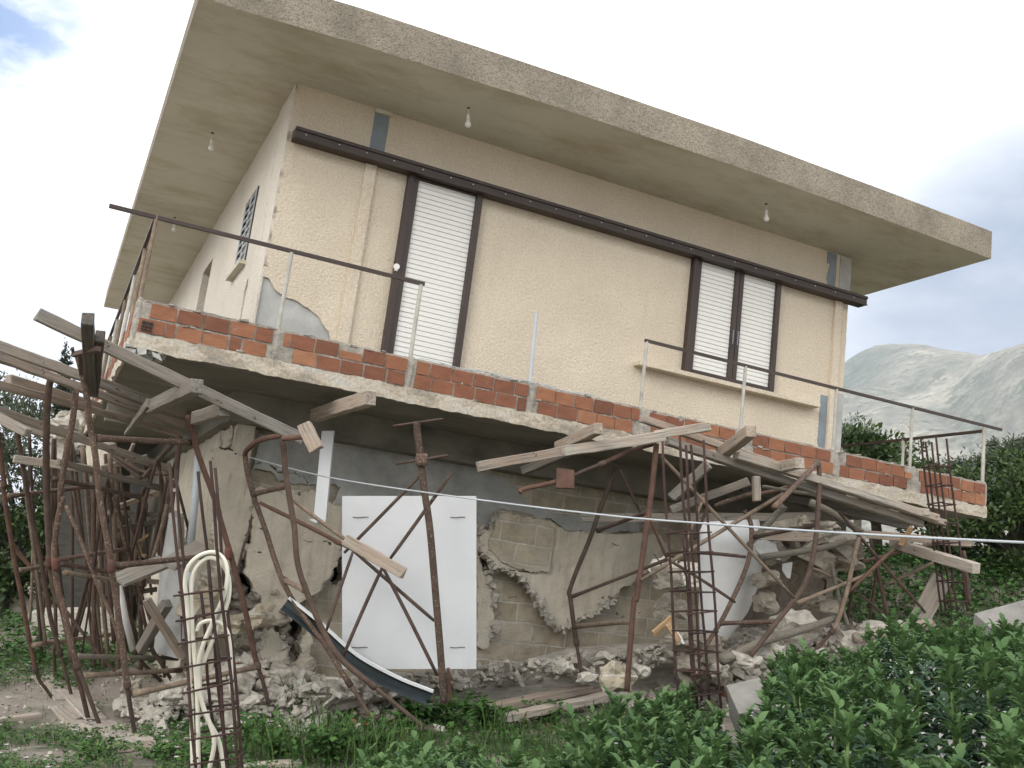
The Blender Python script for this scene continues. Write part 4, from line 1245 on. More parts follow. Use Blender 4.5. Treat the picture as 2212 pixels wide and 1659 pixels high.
r2, P2 = tube_thing('steel_prop', 'slanting rusty prop under the balcony with a square end plate', 'S3', [(1650, 350), (1450, 410), (1250, 500), (1100, 560), (950, 630)], 8.45, 8.0, .025, 'rust_red', cat='steel prop', inner=.55)
b = MB(); p = at(*zz('S3', 925, 630), 7.97); b.box(p - Vector((.07, .02, .07)), p + Vector((.07, .02, .07)), .012); child('end_plate', b, M['rust_red'], r2, False)
tube_thing('steel_prop', 'dark prop end lying behind the square end plate', 'S3', [(560, 745), (600, 715), (760, 680), (950, 630)], 8.7, 8.9, .027, 'rust_red', cat='steel prop')
BR2 = 'steel braces under the right part of the balcony'
for lb, k_, a, da, c, dc, r, m in (
    ('long brace falling right from the timber joint behind the tall rebar cage', 'U', (1428, 985), 8.5, (1716, 1292), 8.7, .02, 'rust_dry'),
    ('brace rising right from the spread prop to the underside of the slab', 'U', (1385, 1253), 8.2, (1692, 1066), 8.9, .022, 'rust_dry'),
    ('short dark brace dropping from the prop head to the board', 'U', (1340, 1015), 9.5, (1388, 1115), 9.7, .018, 'rust'),
    ('brace falling right from the spread prop onto the white sheet', 'U', (1404, 1120), 8.7, (1440, 1205), 8.9, .017, 'rust_red'),
    ('thin brace ending in a hook on the white sheet', 'U', (1438, 1206), 8.8, (1588, 1301), 8.9, .018, 'rust'),
    ('level pipe with a cross pin before the white sheet', 'U', (1475, 1193), 8.9, (1610, 1203), 9.2, .021, 'rust'),
    ('rusty brace crossing the grey prop, rising right', 'U', (1832, 1280), 9.6, (1930, 1186), 9.9, .022, 'rust_red'),
    ('long thin brace falling right before the green bank', 'U', (1812, 1106), 9.6, (1998, 1322), 10.2, .02, 'rust'),
    ('pale brace rising right before the green bank', 'U', (1912, 1263), 10.8, (2022, 1212), 10.8, .022, 'rust_dry'),
    ('thin dark brace low before the green bank', 'U', (1853, 1280), 10.4, (1905, 1324), 10.4, .015, 'rust'),
    ('dark prop standing before the green bank, leaning left', 'U', (1880, 1164), 10.9, (1918, 1338), 10.9, .027, 'rust'),
    ('slim dark prop beside the leaning one', 'U', (1898, 1204), 11.2, (1878, 1340), 11.2, .02, 'rust_red'),
    ('slim upright prop right of the far rebar cage', 'U', (2082, 1190), 10.6, (2094, 1305), 10.6, .026, 'rust'),
    ('short brace behind the curved prop', 'U', (1757, 1228), 9.4, (1826, 1262), 9.8, .018, 'rust_dry'),
    ('rusty splashed pipe lying under the slab, left of the short upright block', 'U', (1545, 1092), 9.3, (1642, 1062), 9.6, .026, 'rust_spot'),
    ('rusty splashed pipe lying under the slab, right of the short upright block', 'U', (1645, 1065), 9.5, (1705, 1050), 9.5, .024, 'rust_spot'),
    ('pair of split pipes falling left behind the rebar cage', 'U', (1520, 1075), 9.3, (1465, 1215), 9.0, .02, 'rust_dry'),
    ('rusty pipe behind the tall rebar cage, rising right', 'U', (1500, 1165), 9.2, (1530, 1090), 9.4, .018, 'rust')):
    o = bar_thing('steel_brace', lb, a, da, c, dc, r, m, k_, 'steel brace', BR2)
logt('round dark branch leaning left under the slab', [at(1695, 1092, 9.6), at(1660, 1130, 9.6), at(1615, 1180, 9.5)], .035)
logt('round mossy branch falling right under the double timber', [at(1750, 1085, 9.9), at(1800, 1110, 9.9), at(1862, 1150, 9.9)], .04)
logt('long thin branch lying low under the slab above the rubble', [at(1640, 1205, 9.8), at(1740, 1190, 9.9), at(1800, 1178, 10), at(1850, 1155, 10.2)], .035)
logt('pale log fallen on the rubble at the right', [at(1850, 1378, 9.4), at(1900, 1368, 9.6), at(1960, 1355, 9.8), at(2010, 1345, 10)], .055, 'wood')
logt('mossy log lying before the broken wall', [at(1560, 1428, 8.6), at(1650, 1385, 8.9), at(1720, 1365, 9.2), at(1805, 1335, 9.6)], .042)
logt('thin branch standing in the rubble beside the grey prop', [at(1795, 1215, 9.6), at(1812, 1290, 9.6), at(1835, 1360, 9.5)], .022)

# --- right timbers
tb('near left timber arm reaching out below the balcony edge', 'S3', (228, 532), 7.9, (905, 405), 8.15, .05, .075, 'wood')
tb('split timber with a fresh orange break meeting the double timber', 'S3', (905, 405), 8.1, (1720, 285), 8.35, .06, .085, 'wood_pale')
tb('timber arm pointing right over the brick parapet', 'S3', (1640, 290), 8.5, (2095, 215), 8.6, .055, .075, 'wood_pale')
tb('timber stub rising right beside the split timber', 'S3', (870, 385), 8.9, (1195, 225), 8.0, .075, .09, 'wood')
tb('dark timber tail under the near left arm', 'S3', (590, 565), 9.0, (1000, 395), 8.7, .07, .07, 'wood_dark')
tb('upper of the long double timber slanting down right', 'U', (1383, 905), 8.55, (2040, 1128), 10.0, .06, .062, 'wood')
tb('lower of the long double timber slanting down right', 'U', (1440, 952), 8.5, (1990, 1132), 9.9, .08, .065, 'wood_grey')
tb('third timber lying on the double one at its right half', 'U', (1590, 985), 8.75, (2022, 1118), 9.85, .09, .07, 'wood_pale')
tb('square timber stub standing up right over the parapet', 'S4', (290, 340), 8.9, (485, 190), 8.2, .085, .095, 'wood')
tb('timber tail of the square stub falling left', 'S4', (215, 410), 9.2, (-20, 620), 9.3, .08, .085, 'wood_grey')
tb('pale timber stub pointing right below the parapet', 'S4', (600, 445), 9.3, (792, 400), 8.6, .08, .09, 'wood_pale')
tb('long grey timber rising right to the pale stub', 'S4', (-20, 700), 9.5, (475, 520), 9.4, .07, .08, 'wood_grey')
tb('short upright timber block hanging from the double timber', 'S4', (512, 480), 8.75, (518, 640), 8.75, .055, .095, 'wood_pale', up=_f)
tb('level board running right behind the rebar cage', 'U', (1254, 1117), 9.6, (1770, 1116), 10.6, .05, .085, 'wood_grey')
tb('level timber under the debris at the right', 'S4', (500, 855), 9.9, (1200, 875), 10.4, .05, .09, 'wood')
tb('timber end poking out right under the far rebar cage, upper one', 'S4', (1180, 850), 10.6, (1885, 905), 10.3, .05, .08, 'wood')
tb('fresh cut timber end poking out right under the far rebar cage, lower one', 'S4', (1380, 900), 10.8, (1910, 1065), 9.4, .085, .10, 'wood_pale')
tb('flat lath resting on the double timber', 'S4', (560, 545), 9.3, (1130, 650), 9.6, .07, .02, 'wood_pale')
tb('pale wedge end stacked under the parapet at the right', 'S4', (1380, 690), 10.1, (1600, 715), 9.7, .08, .06, 'wood_pale')
tb('wide grey board leaning against the far rebar cage', 'S4', (1690, 1130), 10.3, (1530, 1430), 10.2, .03, .20, 'wood_grey', up=_r)
tb('slim splinter hanging from the timber end', 'S4', (1500, 810), 10.2, (1430, 930), 10.2, .035, .05, 'wood_new')
tb('dark board strip under the slab in the middle', 'S4', (420, 560), 10.4, (1480, 800), 11.0, .06, .08, 'wood_dark')
# planks in front of the footing
GPL = 'planks lying in the rubble before the wall'
for lb, k_, a, c, wd, ht in (
    ('long plank lying against the rubble, right of the tall prop', 'S2', (1500, 1215), (2230, 1100), .12, .05),
    ('plank below the long one, nearer the weeds', 'S2', (1740, 1245), (2300, 1235), .10, .06),
    ('broad grey plank sloping up right, middle of the stack', 'S2', (1680, 1370), (2350, 1260), .12, .07),
    ('lowest plank of the stack, half sunk in the weeds', 'S2', (1800, 1430), (2500, 1300), .12, .06),
    ('plank in front of the rubble, left of the slanting jack foot', 'S2', (700, 1370), (1130, 1290), .12, .05),
    ('plank behind the broad beans, running up right', 'S5', (0, 1230), (560, 1120), .12, .06),
    ('plank behind the tall rebar cage, running up right', 'S5', (900, 850), (1600, 790), .10, .07),
    ('pale plank at the edge of the grass behind the beans', 'S5', (1190, 980), (1750, 870), .14, .07)):
    pa, da = ground(*zz(k_, *a)); pc, dc = ground(*zz(k_, *c))
    timber(lb, pa + Vector((0, 0, .12)), pc + Vector((0, 0, .16)), wd, ht, random.choice(['wood_pale', 'wood', 'wood_pale']), group=GPL, name='plank', cat='plank')

# ------------------------------------------------------------------ white board, curved sheet, gutter, pipes, cable
d_ = 8.25
A = at(739, 1445, d_); B_ = at(1029, 1445, d_); C_ = at(1029, 1072, d_); D_ = at(739, 1072, d_)
o0 = (A + B_)/2
root = empty('white_board', o0, 'large plain white board fixed upright to the broken wall with wire ties', 'board')
b = MB()
th = _f*.02
b.add([A, B_, C_, D_, A+th, B_+th, C_+th, D_+th], [(0,1,2,3),(7,6,5,4),(0,4,5,1),(1,5,6,2),(2,6,7,3),(3,7,4,0)])
child('panel', b, M['white'], root, False)
for (u_, v_) in ((779, 1117), (989, 1117), (777, 1398), (988, 1398)):
    b = MB()
    L = 17 if u_ < 900 else 16
    b.tube([at(u_-L, v_, d_-.004), at(u_-L/3, v_+1.2, d_-.007), at(u_+L/2, v_-.3, d_-.006), at(u_+L, v_+.4, d_-.004)], .0028, 6)
    child('wire_tie', b, M['rust'], root)
def sheet(label, LE, RE, dl, dr_, m, name, cat, k=10, bulge=0):
    V = []; Fc = []
    n_ = len(LE)
    for i in range(n_):
        for j in range(k+1):
            t = j/k
            u_ = LE[i][0] + (RE[i][0]-LE[i][0])*t; v_ = LE[i][1] + (RE[i][1]-LE[i][1])*t
            V.append(at(u_, v_, dl + (dr_-dl)*t - bulge*math.sin(PI*t)))
    nn = len(V)
    V += [q + _f*.012 for q in V]
    for i in range(n_-1):
        for j in range(k):
            a = i*(k+1)+j
            Fc.append((a, a+k+1, a+k+2, a+1)); Fc.append((nn+a, nn+a+1, nn+a+k+2, nn+a+k+1))
    for j in range(k):
        Fc.append((j, j+1, nn+j+1, nn+j)); a = (n_-1)*(k+1)+j; Fc.append((a+1, a, nn+a, nn+a+1))
    for i in range(n_-1):
        a = i*(k+1); Fc.append((a+k+1, a, nn+a, nn+a+k+1)); a += k; Fc.append((a, a+k+1, nn+a+k+1, nn+a))
    o = mesh(name, V, Fc, M[m], None, name == 'curved_sheet', origin=V[nn//2])
    return tag(o, label, cat)
sheet('curved white sheet leaning in the opening at the right', [(1512, 1128), (1512, 1180), (1511, 1240), (1510, 1310), (1512, 1370), (1520, 1405), (1535, 1425)],
      [(1640, 1122), (1648, 1170), (1648, 1215), (1640, 1262), (1616, 1322), (1580, 1372), (1547, 1414)], 9.9, 10.3, 'whiteold', 'curved_sheet', 'sheet', 12, .12)
sheet('torn pale board hanging under the slab right of the white sheet', [(1628, 1170), (1632, 1184), (1645, 1201)], [(1672, 1162), (1680, 1188), (1686, 1210)], 9.8, 10.0, 'patch', 'torn_board', 'board', 1)
sheet('small torn pale flap hanging over the dark wall', [(1690, 1218), (1690, 1232), (1700, 1248)], [(1712, 1214), (1710, 1232), (1707, 1250)], 10.2, 10.2, 'whiteold', 'torn_board', 'board', 3)
# gutter
PG = spline([at(613, 1306, 8.1), at(680, 1360, 8.05), at(760, 1430, 8.0), at(850, 1480, 7.95), at(930, 1512, 7.9)], 5)
root = empty('gutter_strip', PG[-1], 'black gutter strip with a white edge sagging below the white board', 'gutter')
b = MB(); n_ = len(PG); V = []; 
for i, p in enumerate(PG):
    t = dirat(PG, i); s = t.cross(_f).normalized()
    if s.z < 0: s = -s
    wv = .052
    V += [p - s*wv*.9, p - s*wv*.3 + _f*.05, p + s*wv*.5 + _f*.05, p + s*wv, p + s*wv + _f*.01, p + s*wv*.5 + _f*.06, p - s*wv*.3 + _f*.06, p - s*wv*.9 + _f*.01]
Fc = [(i*8+j, (i+1)*8+j, (i+1)*8+(j+1) % 8, i*8+(j+1) % 8) for i in range(n_-1) for j in range(8)]
b.add(V, Fc); child('channel', b, M['gutter'], root, False)
b = MB(); V = []
for i, p in enumerate(PG):
    t = dirat(PG, i); s = t.cross(_f).normalized()
    if s.z < 0: s = -s
    V += [p + s*.056, p + s*.078, p + s*.078 + _f*.02, p + s*.056 + _f*.02]
b.add(V, [(i*4+j, (i+1)*4+j, (i+1)*4+(j+1) % 4, i*4+(j+1) % 4) for i in range(n_-1) for j in range(4)])
child('lip', b, M['white'], root, False)
# downpipes
A = at(708, 931, 8.95); B_ = at(690, 1124, 8.6)
root = empty('square_downpipe', B_, 'broken square white downpipe hanging below the balcony', 'downpipe')
b = MB(); x_ = _r*.052; y_ = _f*.06
pts_ = []
for p, e in ((A, 0), (B_, 1)):
    pts_ += [p - x_ , p + x_, p + x_ + y_, p - x_ + y_]
b.add(pts_, [(0,3,2,1),(4,5,6,7),(0,1,5,4),(1,2,6,5),(2,3,7,6),(3,0,4,7)]); child('duct', b, M['white'], root, False)
b = MB(); q0 = at(668, 1122, 8.55); b.add([q0, at(700, 1119, 8.5), at(704, 1127, 8.45), at(690, 1124, 8.5), at(682, 1130, 8.5), q0 + _f*.01, at(700, 1119, 8.52), at(704, 1127, 8.47), at(690, 1124, 8.52), at(682, 1130, 8.52)], [(0,1,2,3,4), (9,8,7,6,5)]); child('torn_end', b, M['white'], root, False)
P = [at(428, 985, 8.55), at(422, 1070, 8.5), at(412, 1175, 8.45)]
b = MB(); b.tube(P, .031, 14); tag(mesh('round_downpipe', b.v, b.f, M['greypipe'], None, True, origin=P[-1]), 'upper round white pipe on the leaning corner wall', 'pipe', 'white pipes on the left wall')
P = [at(406, 1235, 8.4), at(404, 1300, 8.4), at(402, 1390, 8.4)]
b = MB(); b.tube(P, .031, 14); tag(mesh('round_downpipe', b.v, b.f, M['greypipe'], None, True, origin=P[-1]), 'lower round white pipe behind the near rebar cage', 'pipe', 'white pipes on the left wall')
P = [at(256, 1266, 9.8), at(270, 1330, 9.8), at(288, 1405, 9.8)]
b = MB(); b.tube(P, .034, 14); tag(mesh('round_downpipe', b.v, b.f, M['whiteold'], None, True, origin=P[-1]), 'white pipe seen behind the left scaffold frames', 'pipe', 'white pipes on the left wall')
# cable
C0 = [(500, 977, 9.1), (700, 1029, 8.1), (972, 1071, 7.1), (1300, 1112, 6.0), (1566, 1134, 5.3), (1850, 1153, 4.6), (2212, 1172, 3.9), (2700, 1190, 3.2), (3600, 1180, 2.6)]
P = spline([at(*q) for q in C0], 8)
b = MB(); b.tube(P, .0056, 8)
tag(mesh('white_cable', b.v, b.f, M['greypipe'], None, True, origin=P[0]), 'taut white cable running from the broken wall out of the picture on the right', 'cable')
b = MB(); b.tube([at(*zz('R4', 1420, 1240), 9.1), at(*zz('R4', 1450, 1252), 9.05), at(*zz('R4', 1480, 1245), 9.05), at(*zz('R4', 1530, 1283), 9.0)], .01, 6)
tag(mesh('cable_hook', b.v, b.f, M['rust'], None, True), 'rusty hook in the wall holding the cable end', 'hook')

# ------------------------------------------------------------------ rebar cages and conduit
def cage(label, base, top, side, nstir, s0, s1, rot, extra, rb=.0075, sway=0.0):
    base = Vector(base); top = Vector(top)
    ax = (top - base); L = ax.length; ax.normalize()
    X = (_r*math.cos(rot) + _f*math.sin(rot)); X = (X - ax*X.dot(ax)).normalized(); Y = ax.cross(X)
    root = empty('rebar_cage', base, label, 'rebar cage', 'rebar cages of unbuilt columns')
    h = side/2
    for (a, c, l) in [(-h, -h, 1), (h, -h, .99), (h, h, .985), (-h, h, .995)] + extra:
        P = [base + X*a + Y*c + ax*L*l*t/8 + X*(.006*math.sin(t*1.3 + a*40)) for t in range(9)]
        b = MB(); b.tube(P, rb, 8); child('bar', b, M['rebar'], root)
    for i in range(nstir):
        f_ = s0 + (s1-s0)*i/(nstir-1)
        c = base + ax*L*f_
        tl = random.uniform(-.05, .05); e = h + .009
        cs = [(-e, -e), (e, -e), (e, e), (-e, e)]
        P = []
        for q in range(5):
            a, bb = cs[q % 4]
            P.append(c + X*a + Y*bb + ax*(a*tl + .004*q))
        P = [P[0] - X*.03] + P + [P[-1] - Y*(-.02)]
        b = MB(); b.tube(P, rb*.66, 6); child('stirrup', b, M['rebar'], root, False)
    return root
cage('leaning rebar cage with white conduit inside, nearest the camera', at(485, 1760, 5.25), at(415, 1000, 5.6), .205, 10, .02, .615, .16, [(-.03, .1, .62), (.05, -.1, .7), (.02, .1, .98)], .0088)
cage('tall rebar cage between the bean plants and the white sheet', at(1512, 1530, 6.3), at(1474, 948, 6.62), .185, 10, -.02, .635, .5, [(0, -.09, .97), (.03, .09, .62)], .0085)
cage('slim distant rebar cage at the right end of the balcony', at(2062, 1320, 9.9), at(2016, 945, 10.3), .17, 8, .05, .82, .6, [(-.02, .08, .98)], .011)
GC = 'cream conduits looped inside the near rebar cage'
for lb, pts in (('outer cream conduit loop with the widest arch', [(1245, 1680), (1222, 1300), (1200, 1100), (1188, 900), (1172, 650), (1150, 500), (1165, 390), (1235, 315), (1330, 290), (1400, 335), (1428, 430), (1412, 560), (1350, 720), (1280, 900), (1258, 1030), (1285, 1240), (1375, 1480), (1350, 1680)]),
                ('inner cream conduit loop, crossing low in the cage', [(1282, 1680), (1262, 1300), (1245, 1100), (1210, 800), (1192, 520), (1215, 400), (1290, 330), (1365, 345), (1432, 440), (1440, 590), (1385, 760), (1310, 950), (1268, 1110), (1300, 1300), (1405, 1490), (1450, 1690)]),
                ('short third conduit arch lower in the cage', [(1238, 800), (1262, 752), (1330, 732), (1405, 760), (1448, 830), (1470, 1000), (1480, 1200)])):
    P = path('R5', pts, 5.3, 5.3 if 'outer' in lb else 5.34)
    P = [q + _f*max(0, (q.z-.2))*.12 for q in P]
    b = MB(); b.tube(P, .0118 if 'short' not in lb else .0108, 12)
    tag(mesh('conduit', b.v, b.f, M['cream'], None, True, origin=P[0]), lb, 'conduit', GC)

# ------------------------------------------------------------------ bulbs under the roof
BN = ['bare white bulb above the roller door', 'bare bulb under the left roof overhang, nearer the front', 'bare bulb under the left roof overhang, farther back behind the railing', 'bare clear bulb above the two part window']
bulb0 = None
for lb, (x, y) in zip(BN, [(1.523, -.581), (-.528, 1.764), (-.526, 5.059), (5.067, -.59)]):
    p = hw(x, y, H + bow(x)*ss((-.1-y)/.98) if y < 0 else H)
    if bulb0 is None:
        root = empty('light_bulb', p, lb, 'light bulb', 'bare bulbs hanging under the roof')
        b = MB(); b.tube([p + Vector((0,0,.01)), p + Vector((.003, 0, -.05)), p + Vector((0, 0, -.085))], .004, 6); child('cord', b, M['whiteold'], root)
        b = MB(); b.tube([p + Vector((0,0,-.07)), p + Vector((0,0,-.08)), p + Vector((0,0,-.125))], [.008, .017, .019], 12); child('socket', b, M['slat'], root)
        b = MB(); b.tube([p + Vector((0,0,z)) for z in (-.125, -.14, -.16, -.18, -.195, -.203)], [.014, .019, .029, .031, .022, .004], 14); child('globe', b, M['slat'], root)
        b = MB(); b.tube([p + Vector((0,0,.01)), p + Vector((0, 0, -.012))], [.022, .012], 10); child('ceiling_hook', b, M['rust_red'], root)
        bulb0 = root
    else:
        r_ = bulb0.copy(); col.objects.link(r_); r_.location = p; r_['label'] = lb
        for ch in list(bulb0.children):
            c_ = ch.copy(); col.objects.link(c_); c_.parent = r_

# ------------------------------------------------------------------ rubble
def shard(b, c, s):
    R_ = Matrix.Rotation(random.uniform(0, 6.28), 3, 'Z') @ Matrix.Rotation(random.gauss(0, .5), 3, 'X') @ Matrix.Rotation(random.gauss(0, .4), 3, 'Y')
    x, y, z = s*random.uniform(.8, 2.2), s*random.uniform(.6, 1.2), s*random.uniform(.2, .7)
    vs_ = [R_ @ Vector((a*x*random.uniform(.7, 1), e*y*random.uniform(.6, 1), f*z*random.uniform(.7, 1))) + Vector(c) for (a, e, f) in ((-1,-1,-1),(1,-1,-1),(1,1,-1),(-1,1,-1),(-1,-1,1),(1,-1,1),(1,1,1),(-1,1,1))]
    b.add(vs_, [(0,3,2,1),(4,5,6,7),(0,1,5,4),(1,2,6,5),(2,3,7,6),(3,0,4,7)])
def rock(b, c, s, sub=0, flat=1.0):
    bm = bmesh.new()
    bmesh.ops.create_icosphere(bm, subdivisions=(1 if s < .05 else 2) + sub, radius=1)
    sd_ = Vector((random.uniform(0, 50), random.uniform(0, 50), random.uniform(0, 50)))
    sc = Vector((random.uniform(.7, 1.3), random.uniform(.7, 1.3), random.uniform(.5, 1)*flat))*s
    R_ = Matrix.Rotation(random.uniform(0, 6.28), 3, 'Z') @ Matrix.Rotation(random.uniform(-.6, .6), 3, 'X')
    vs_ = []
    for v in bm.verts:
        q = v.co
        m_ = max(abs(q.x), abs(q.y), abs(q.z))
        q = q.lerp(q/m_, .82)*(.74 + .42*noise.noise(q*1.5 + sd_) + .12*noise.noise(q*5 + sd_))
        vs_.append(R_ @ Vector((q.x*sc.x, q.y*sc.y, q.z*sc.z)) + Vector(c))
    b.add(vs_, [tuple(v.index for v in f.verts) for f in bm.faces])
    bm.free()
# world line along the foot of the front wall
def foot(hx, out):
    p = hw(hx, -out, -2.9)
    return p
def heap(hx, out):
    """heap height along the wall"""
    left = .34*math.exp(-((hx-.55)/.55)**2)*math.exp(-(out/.7)**2)
    mid = .07*math.exp(-(out/.7)**2)
    right = .55*ss((hx-4.3)/1.4)*math.exp(-((out-.1)/1.05)**2)*(1-ss((hx-7.6)/1.6))
    return left + mid + right
def surf(hx, out):
    p = foot(hx, out)
    z = terrain(p.x, p.y)
    return Vector((p.x, p.y, z + heap(hx, out)))
# heap body
nx_, ny_ = 110, 26
V = []; Fc = []
for i in range(nx_+1):
    for j in range(ny_+1):
        hx = -.25 + 9.4*i/nx_; out = -.9 + 2.9*j/ny_
        p = surf(hx, out)
        edge_ = ss((hx+.25)/.7)
        p.z += -.06 - .25*(1-edge_) + .05*noise.fractal(Vector((p.x*3, p.y*3, 0)), 1, 2, 4) - (.1 if j == ny_ or i in (0, nx_) else 0)
        V.append(p)
for i in range(nx_):
    for j in range(ny_):
        a = i*(ny_+1)+j
        Fc.append((a, a+1, a+ny_+2, a+ny_+1))
tag(mesh('rubble_heap', V, Fc, M['rubble'], None, False), 'low bank of crushed masonry and dust along the foot of the wall', 'rubble', kind='stuff')
b = MB()
for k in range(7000):
    hx = random.uniform(-.5, 9.2); out = abs(random.gauss(.1, .55)) - .15
    dens = .55 + heap(hx, out)*2.2
    if random.random() > dens: continue
    p = surf(hx, out)
    s = random.choice([.012, .02, .02, .03, .03, .045, .06])*random.uniform(.7, 1.3)
    (shard if random.random() < .55 else rock)(b, p + Vector((0, 0, s*.3)), s)
for k in range(420):     # grit on the gravel yard at the left
    x = random.uniform(-4.5, -.6); y = random.uniform(6.6, 12)
    s = random.uniform(.008, .03)
    rock(b, (x, y, terrain(x, y) + s*.3), s)
for k in range(900):     # spill on the footing ledge
    u_ = random.uniform(620, 1560); t = (u_-620)/940
    p = at(u_, 1500 - 105*t + random.uniform(-14, 30), 8.5 + 1.9*t - random.uniform(.0, .5))
    g0 = terrain(p.x, p.y)
    s = random.choice([.012, .02, .03, .045])*random.uniform(.7, 1.2)
    (shard if random.random() < .6 else rock)(b, p, s)
tag(mesh('rubble', b.v, b.f, M['rubble'], None, False), 'loose small rubble strewn along the wall and yard', 'rubble', kind='stuff')
b = MB()
for k in range(150):
    hx = random.uniform(-.3, 8.6); out = abs(random.gauss(.25, .5))
    p = surf(hx, out); shard(b, p + Vector((0, 0, .02)), random.uniform(.015, .04))
tag(mesh('brick_shards', b.v, b.f, M['brick'], None, False), 'scattered broken pieces of red brick in the rubble', 'brick shards', kind='stuff')
b = MB()
for k in range(90):
    hx = random.uniform(-.2, 8.4); out = abs(random.gauss(.3, .5)); p = surf(hx, out) + Vector((0, 0, .03))
    a = random.uniform(0, 3.14); L = random.uniform(.08, .35)
    b.tube([p, p + Vector((math.cos(a)*L, math.sin(a)*L, random.uniform(-.02, .05)))], random.uniform(.004, .012), 4)
tag(mesh('wood_splinters', b.v, b.f, M['wood_log'], None, False), 'splinters and sticks scattered over the rubble', 'splinters', kind='stuff')
M['debris'] = simple('dusty_broken_concrete', (.36, .32, .26), .95, .35, 6, 1.0, 22, .04)
# larger blocks are things
GB = 'larger broken blocks in the rubble'
BL = [('pale broken block left of the near rebar cage foot, in the gravel', 370, 1500, 7.9, .13), ('grey concrete block with a dark hollow, in the gravel yard', 285, 1480, 8.4, .15), ('square grey block beside the hollow one', 355, 1492, 8.6, .14),
      ('rounded grey stone beside the near rebar cage', 388, 1470, 8.8, .09), ('pale block fallen behind the near cage', 465, 1495, 8.2, .13), ('chalky block at the foot of the leaning render slab', 520, 1480, 8.2, .14),
      ('jagged white block left of the thick bent prop foot', 545, 1515, 7.9, .10), ('large upright chunk of wall beside the near cage', 430, 1300, 8.5, .22), ('chunk of wall above it, wedged behind the conduit loop', 470, 1230, 8.6, .18),
      ('broken masonry piece right of the conduit loop', 505, 1350, 8.5, .19), ('tilted masonry piece under the dark hole', 560, 1330, 8.5, .15), ('brown stone wedged beside the gutter end', 590, 1345, 8.6, .1),
      ('big pale slab fragment before the wall, left of the spread prop', 1330, 1462, 8.2, .17), ('pale stone right of that slab fragment', 1385, 1450, 8.3, .11), ('white stone left of the thin prop foot', 1270, 1465, 8.5, .10),
      ('flat stone beside the thin prop foot', 1215, 1440, 9.0, .13), ('hanging chunk of broken wall left of the tall cage', 1440, 1250, 9.2, .19), ('narrow upright block left of the tall cage', 1450, 1310, 9.4, .17),
      ('lower half of the narrow upright block', 1465, 1375, 9.3, .15), ('tall hollow block standing right of the white sheet', 1655, 1250, 10.0, .2), ('base of the tall hollow block', 1655, 1300, 10.0, .17),
      ('dark cube of concrete before the far wall', 1760, 1300, 10.6, .19), ('pale narrow stone right of the dark cube', 1790, 1310, 10.4, .14), ('pale rough boulder on the heap under the curved prop', 1720, 1350, 9.7, .26),
      ('upright pale stone by the curved prop foot', 1665, 1410, 9.0, .19), ('broken stones hanging above the heap, left one', 1765, 1235, 10.4, .14), ('broken stones hanging above the heap, middle one', 1790, 1205, 10.5, .15),
      ('broken stones hanging above the heap, right one', 1830, 1215, 10.4, .17), ('pale slab fragment trapped under the floor, left part', 1720, 1138, 10.3, .17), ('pale slab fragment trapped under the floor, right part', 1785, 1140, 10.3, .17),
      ('stone at the right end of the heap', 1890, 1358, 10.0, .15), ('small stone at the right end of the heap', 1945, 1352, 10.2, .12), ('pale stone among the bean tops', 1765, 1420, 8.2, .13),
      ('flat stone in the beans near the fallen log', 1905, 1420, 8.0, .13), ('low boulder before the upright pale stone', 1610, 1430, 8.7, .15), ('stone at the foot of the white sheet', 1550, 1440, 9.2, .13), ('chunk low in the heap between the stones', 1840, 1390, 9.6, .2), ('grey chunk below the beam at the far right', 1990, 1345, 10.4, .13)]
for lb, u_, v_, d, s in BL:
    b = MB(); p = at(u_, v_, d)
    rock(b, p, s*.84, 1 if s > .12 else 0, .9)
    tag(mesh('masonry_block', b.v, b.f, M['debris'] if any(q in lb for q in ('hanging', 'trapped', 'hollow', 'narrow', 'wedged', 'dark cube')) else (M['block'] if 'masonry' in lb or 'wall' in lb else M['rubble']), None, False, origin=p), lb, 'broken block', GB)
# crushed debris layer under the floor at the right
b = MB()
for k in range(90):
    u_ = random.uniform(1640, 1830); v_ = random.uniform(1150, 1215) + (u_-1740)*-.05
    p = at(u_, v_, random.uniform(10.3, 11))
    rock(b, p, random.uniform(.04, .09), 0, .6)
for k in range(130):
    u_ = random.uniform(470, 620); v_ = random.uniform(1270, 1440)
    rock(b, at(u_, v_, random.uniform(8.9, 9.3)), random.uniform(.04, .12))
for k in range(90):
    u_ = random.uniform(1470, 1560); v_ = random.uniform(1380, 1470)
    rock(b, at(u_, v_, random.uniform(9.2, 9.8)), random.uniform(.05, .12))
for k in range(60):
    u_ = random.uniform(1655, 1835); v_ = random.uniform(1135, 1215); shard(b, at(u_, v_, random.uniform(10.2, 10.9)), random.uniform(.06, .16))
tag(mesh('crushed_debris', b.v, b.f, M['debris'], None, False), 'crushed masonry debris jammed in the collapsed openings', 'rubble', kind='stuff')
# concrete footing along the wall
V = []
ft = [(470, 1530, 8.5), (620, 1502, 8.55), (760, 1487, 8.75), (900, 1480, 9.0), (1030, 1462, 9.2), (1130, 1432, 9.4), (1230, 1405, 9.6), (1330, 1396, 9.9), (1430, 1392, 10.2), (1520, 1400, 10.5)]
for u_, v_, d in ft:
    a = at(u_, v_, d)
    V += [a, a + _f*.16 + Vector((0, 0, -.02)), Vector((a.x, a.y, -.3)), Vector((a.x, a.y, -.3)) + _f*.3]
Fc = []
for i in range(len(ft)-1):
    q = i*4
    Fc += [(q, q+4, q+5, q+1), (q+2, q+6, q+4, q), (q+1, q+5, q+7, q+3)]
Fc += [(0, 1, 3, 2), ((len(ft)-1)*4+2, (len(ft)-1)*4+3, (len(ft)-1)*4+1, (len(ft)-1)*4)]
M['foot'] = m_board('footing_concrete', (.42, .385, .33), (.8, 2, 7), 5)
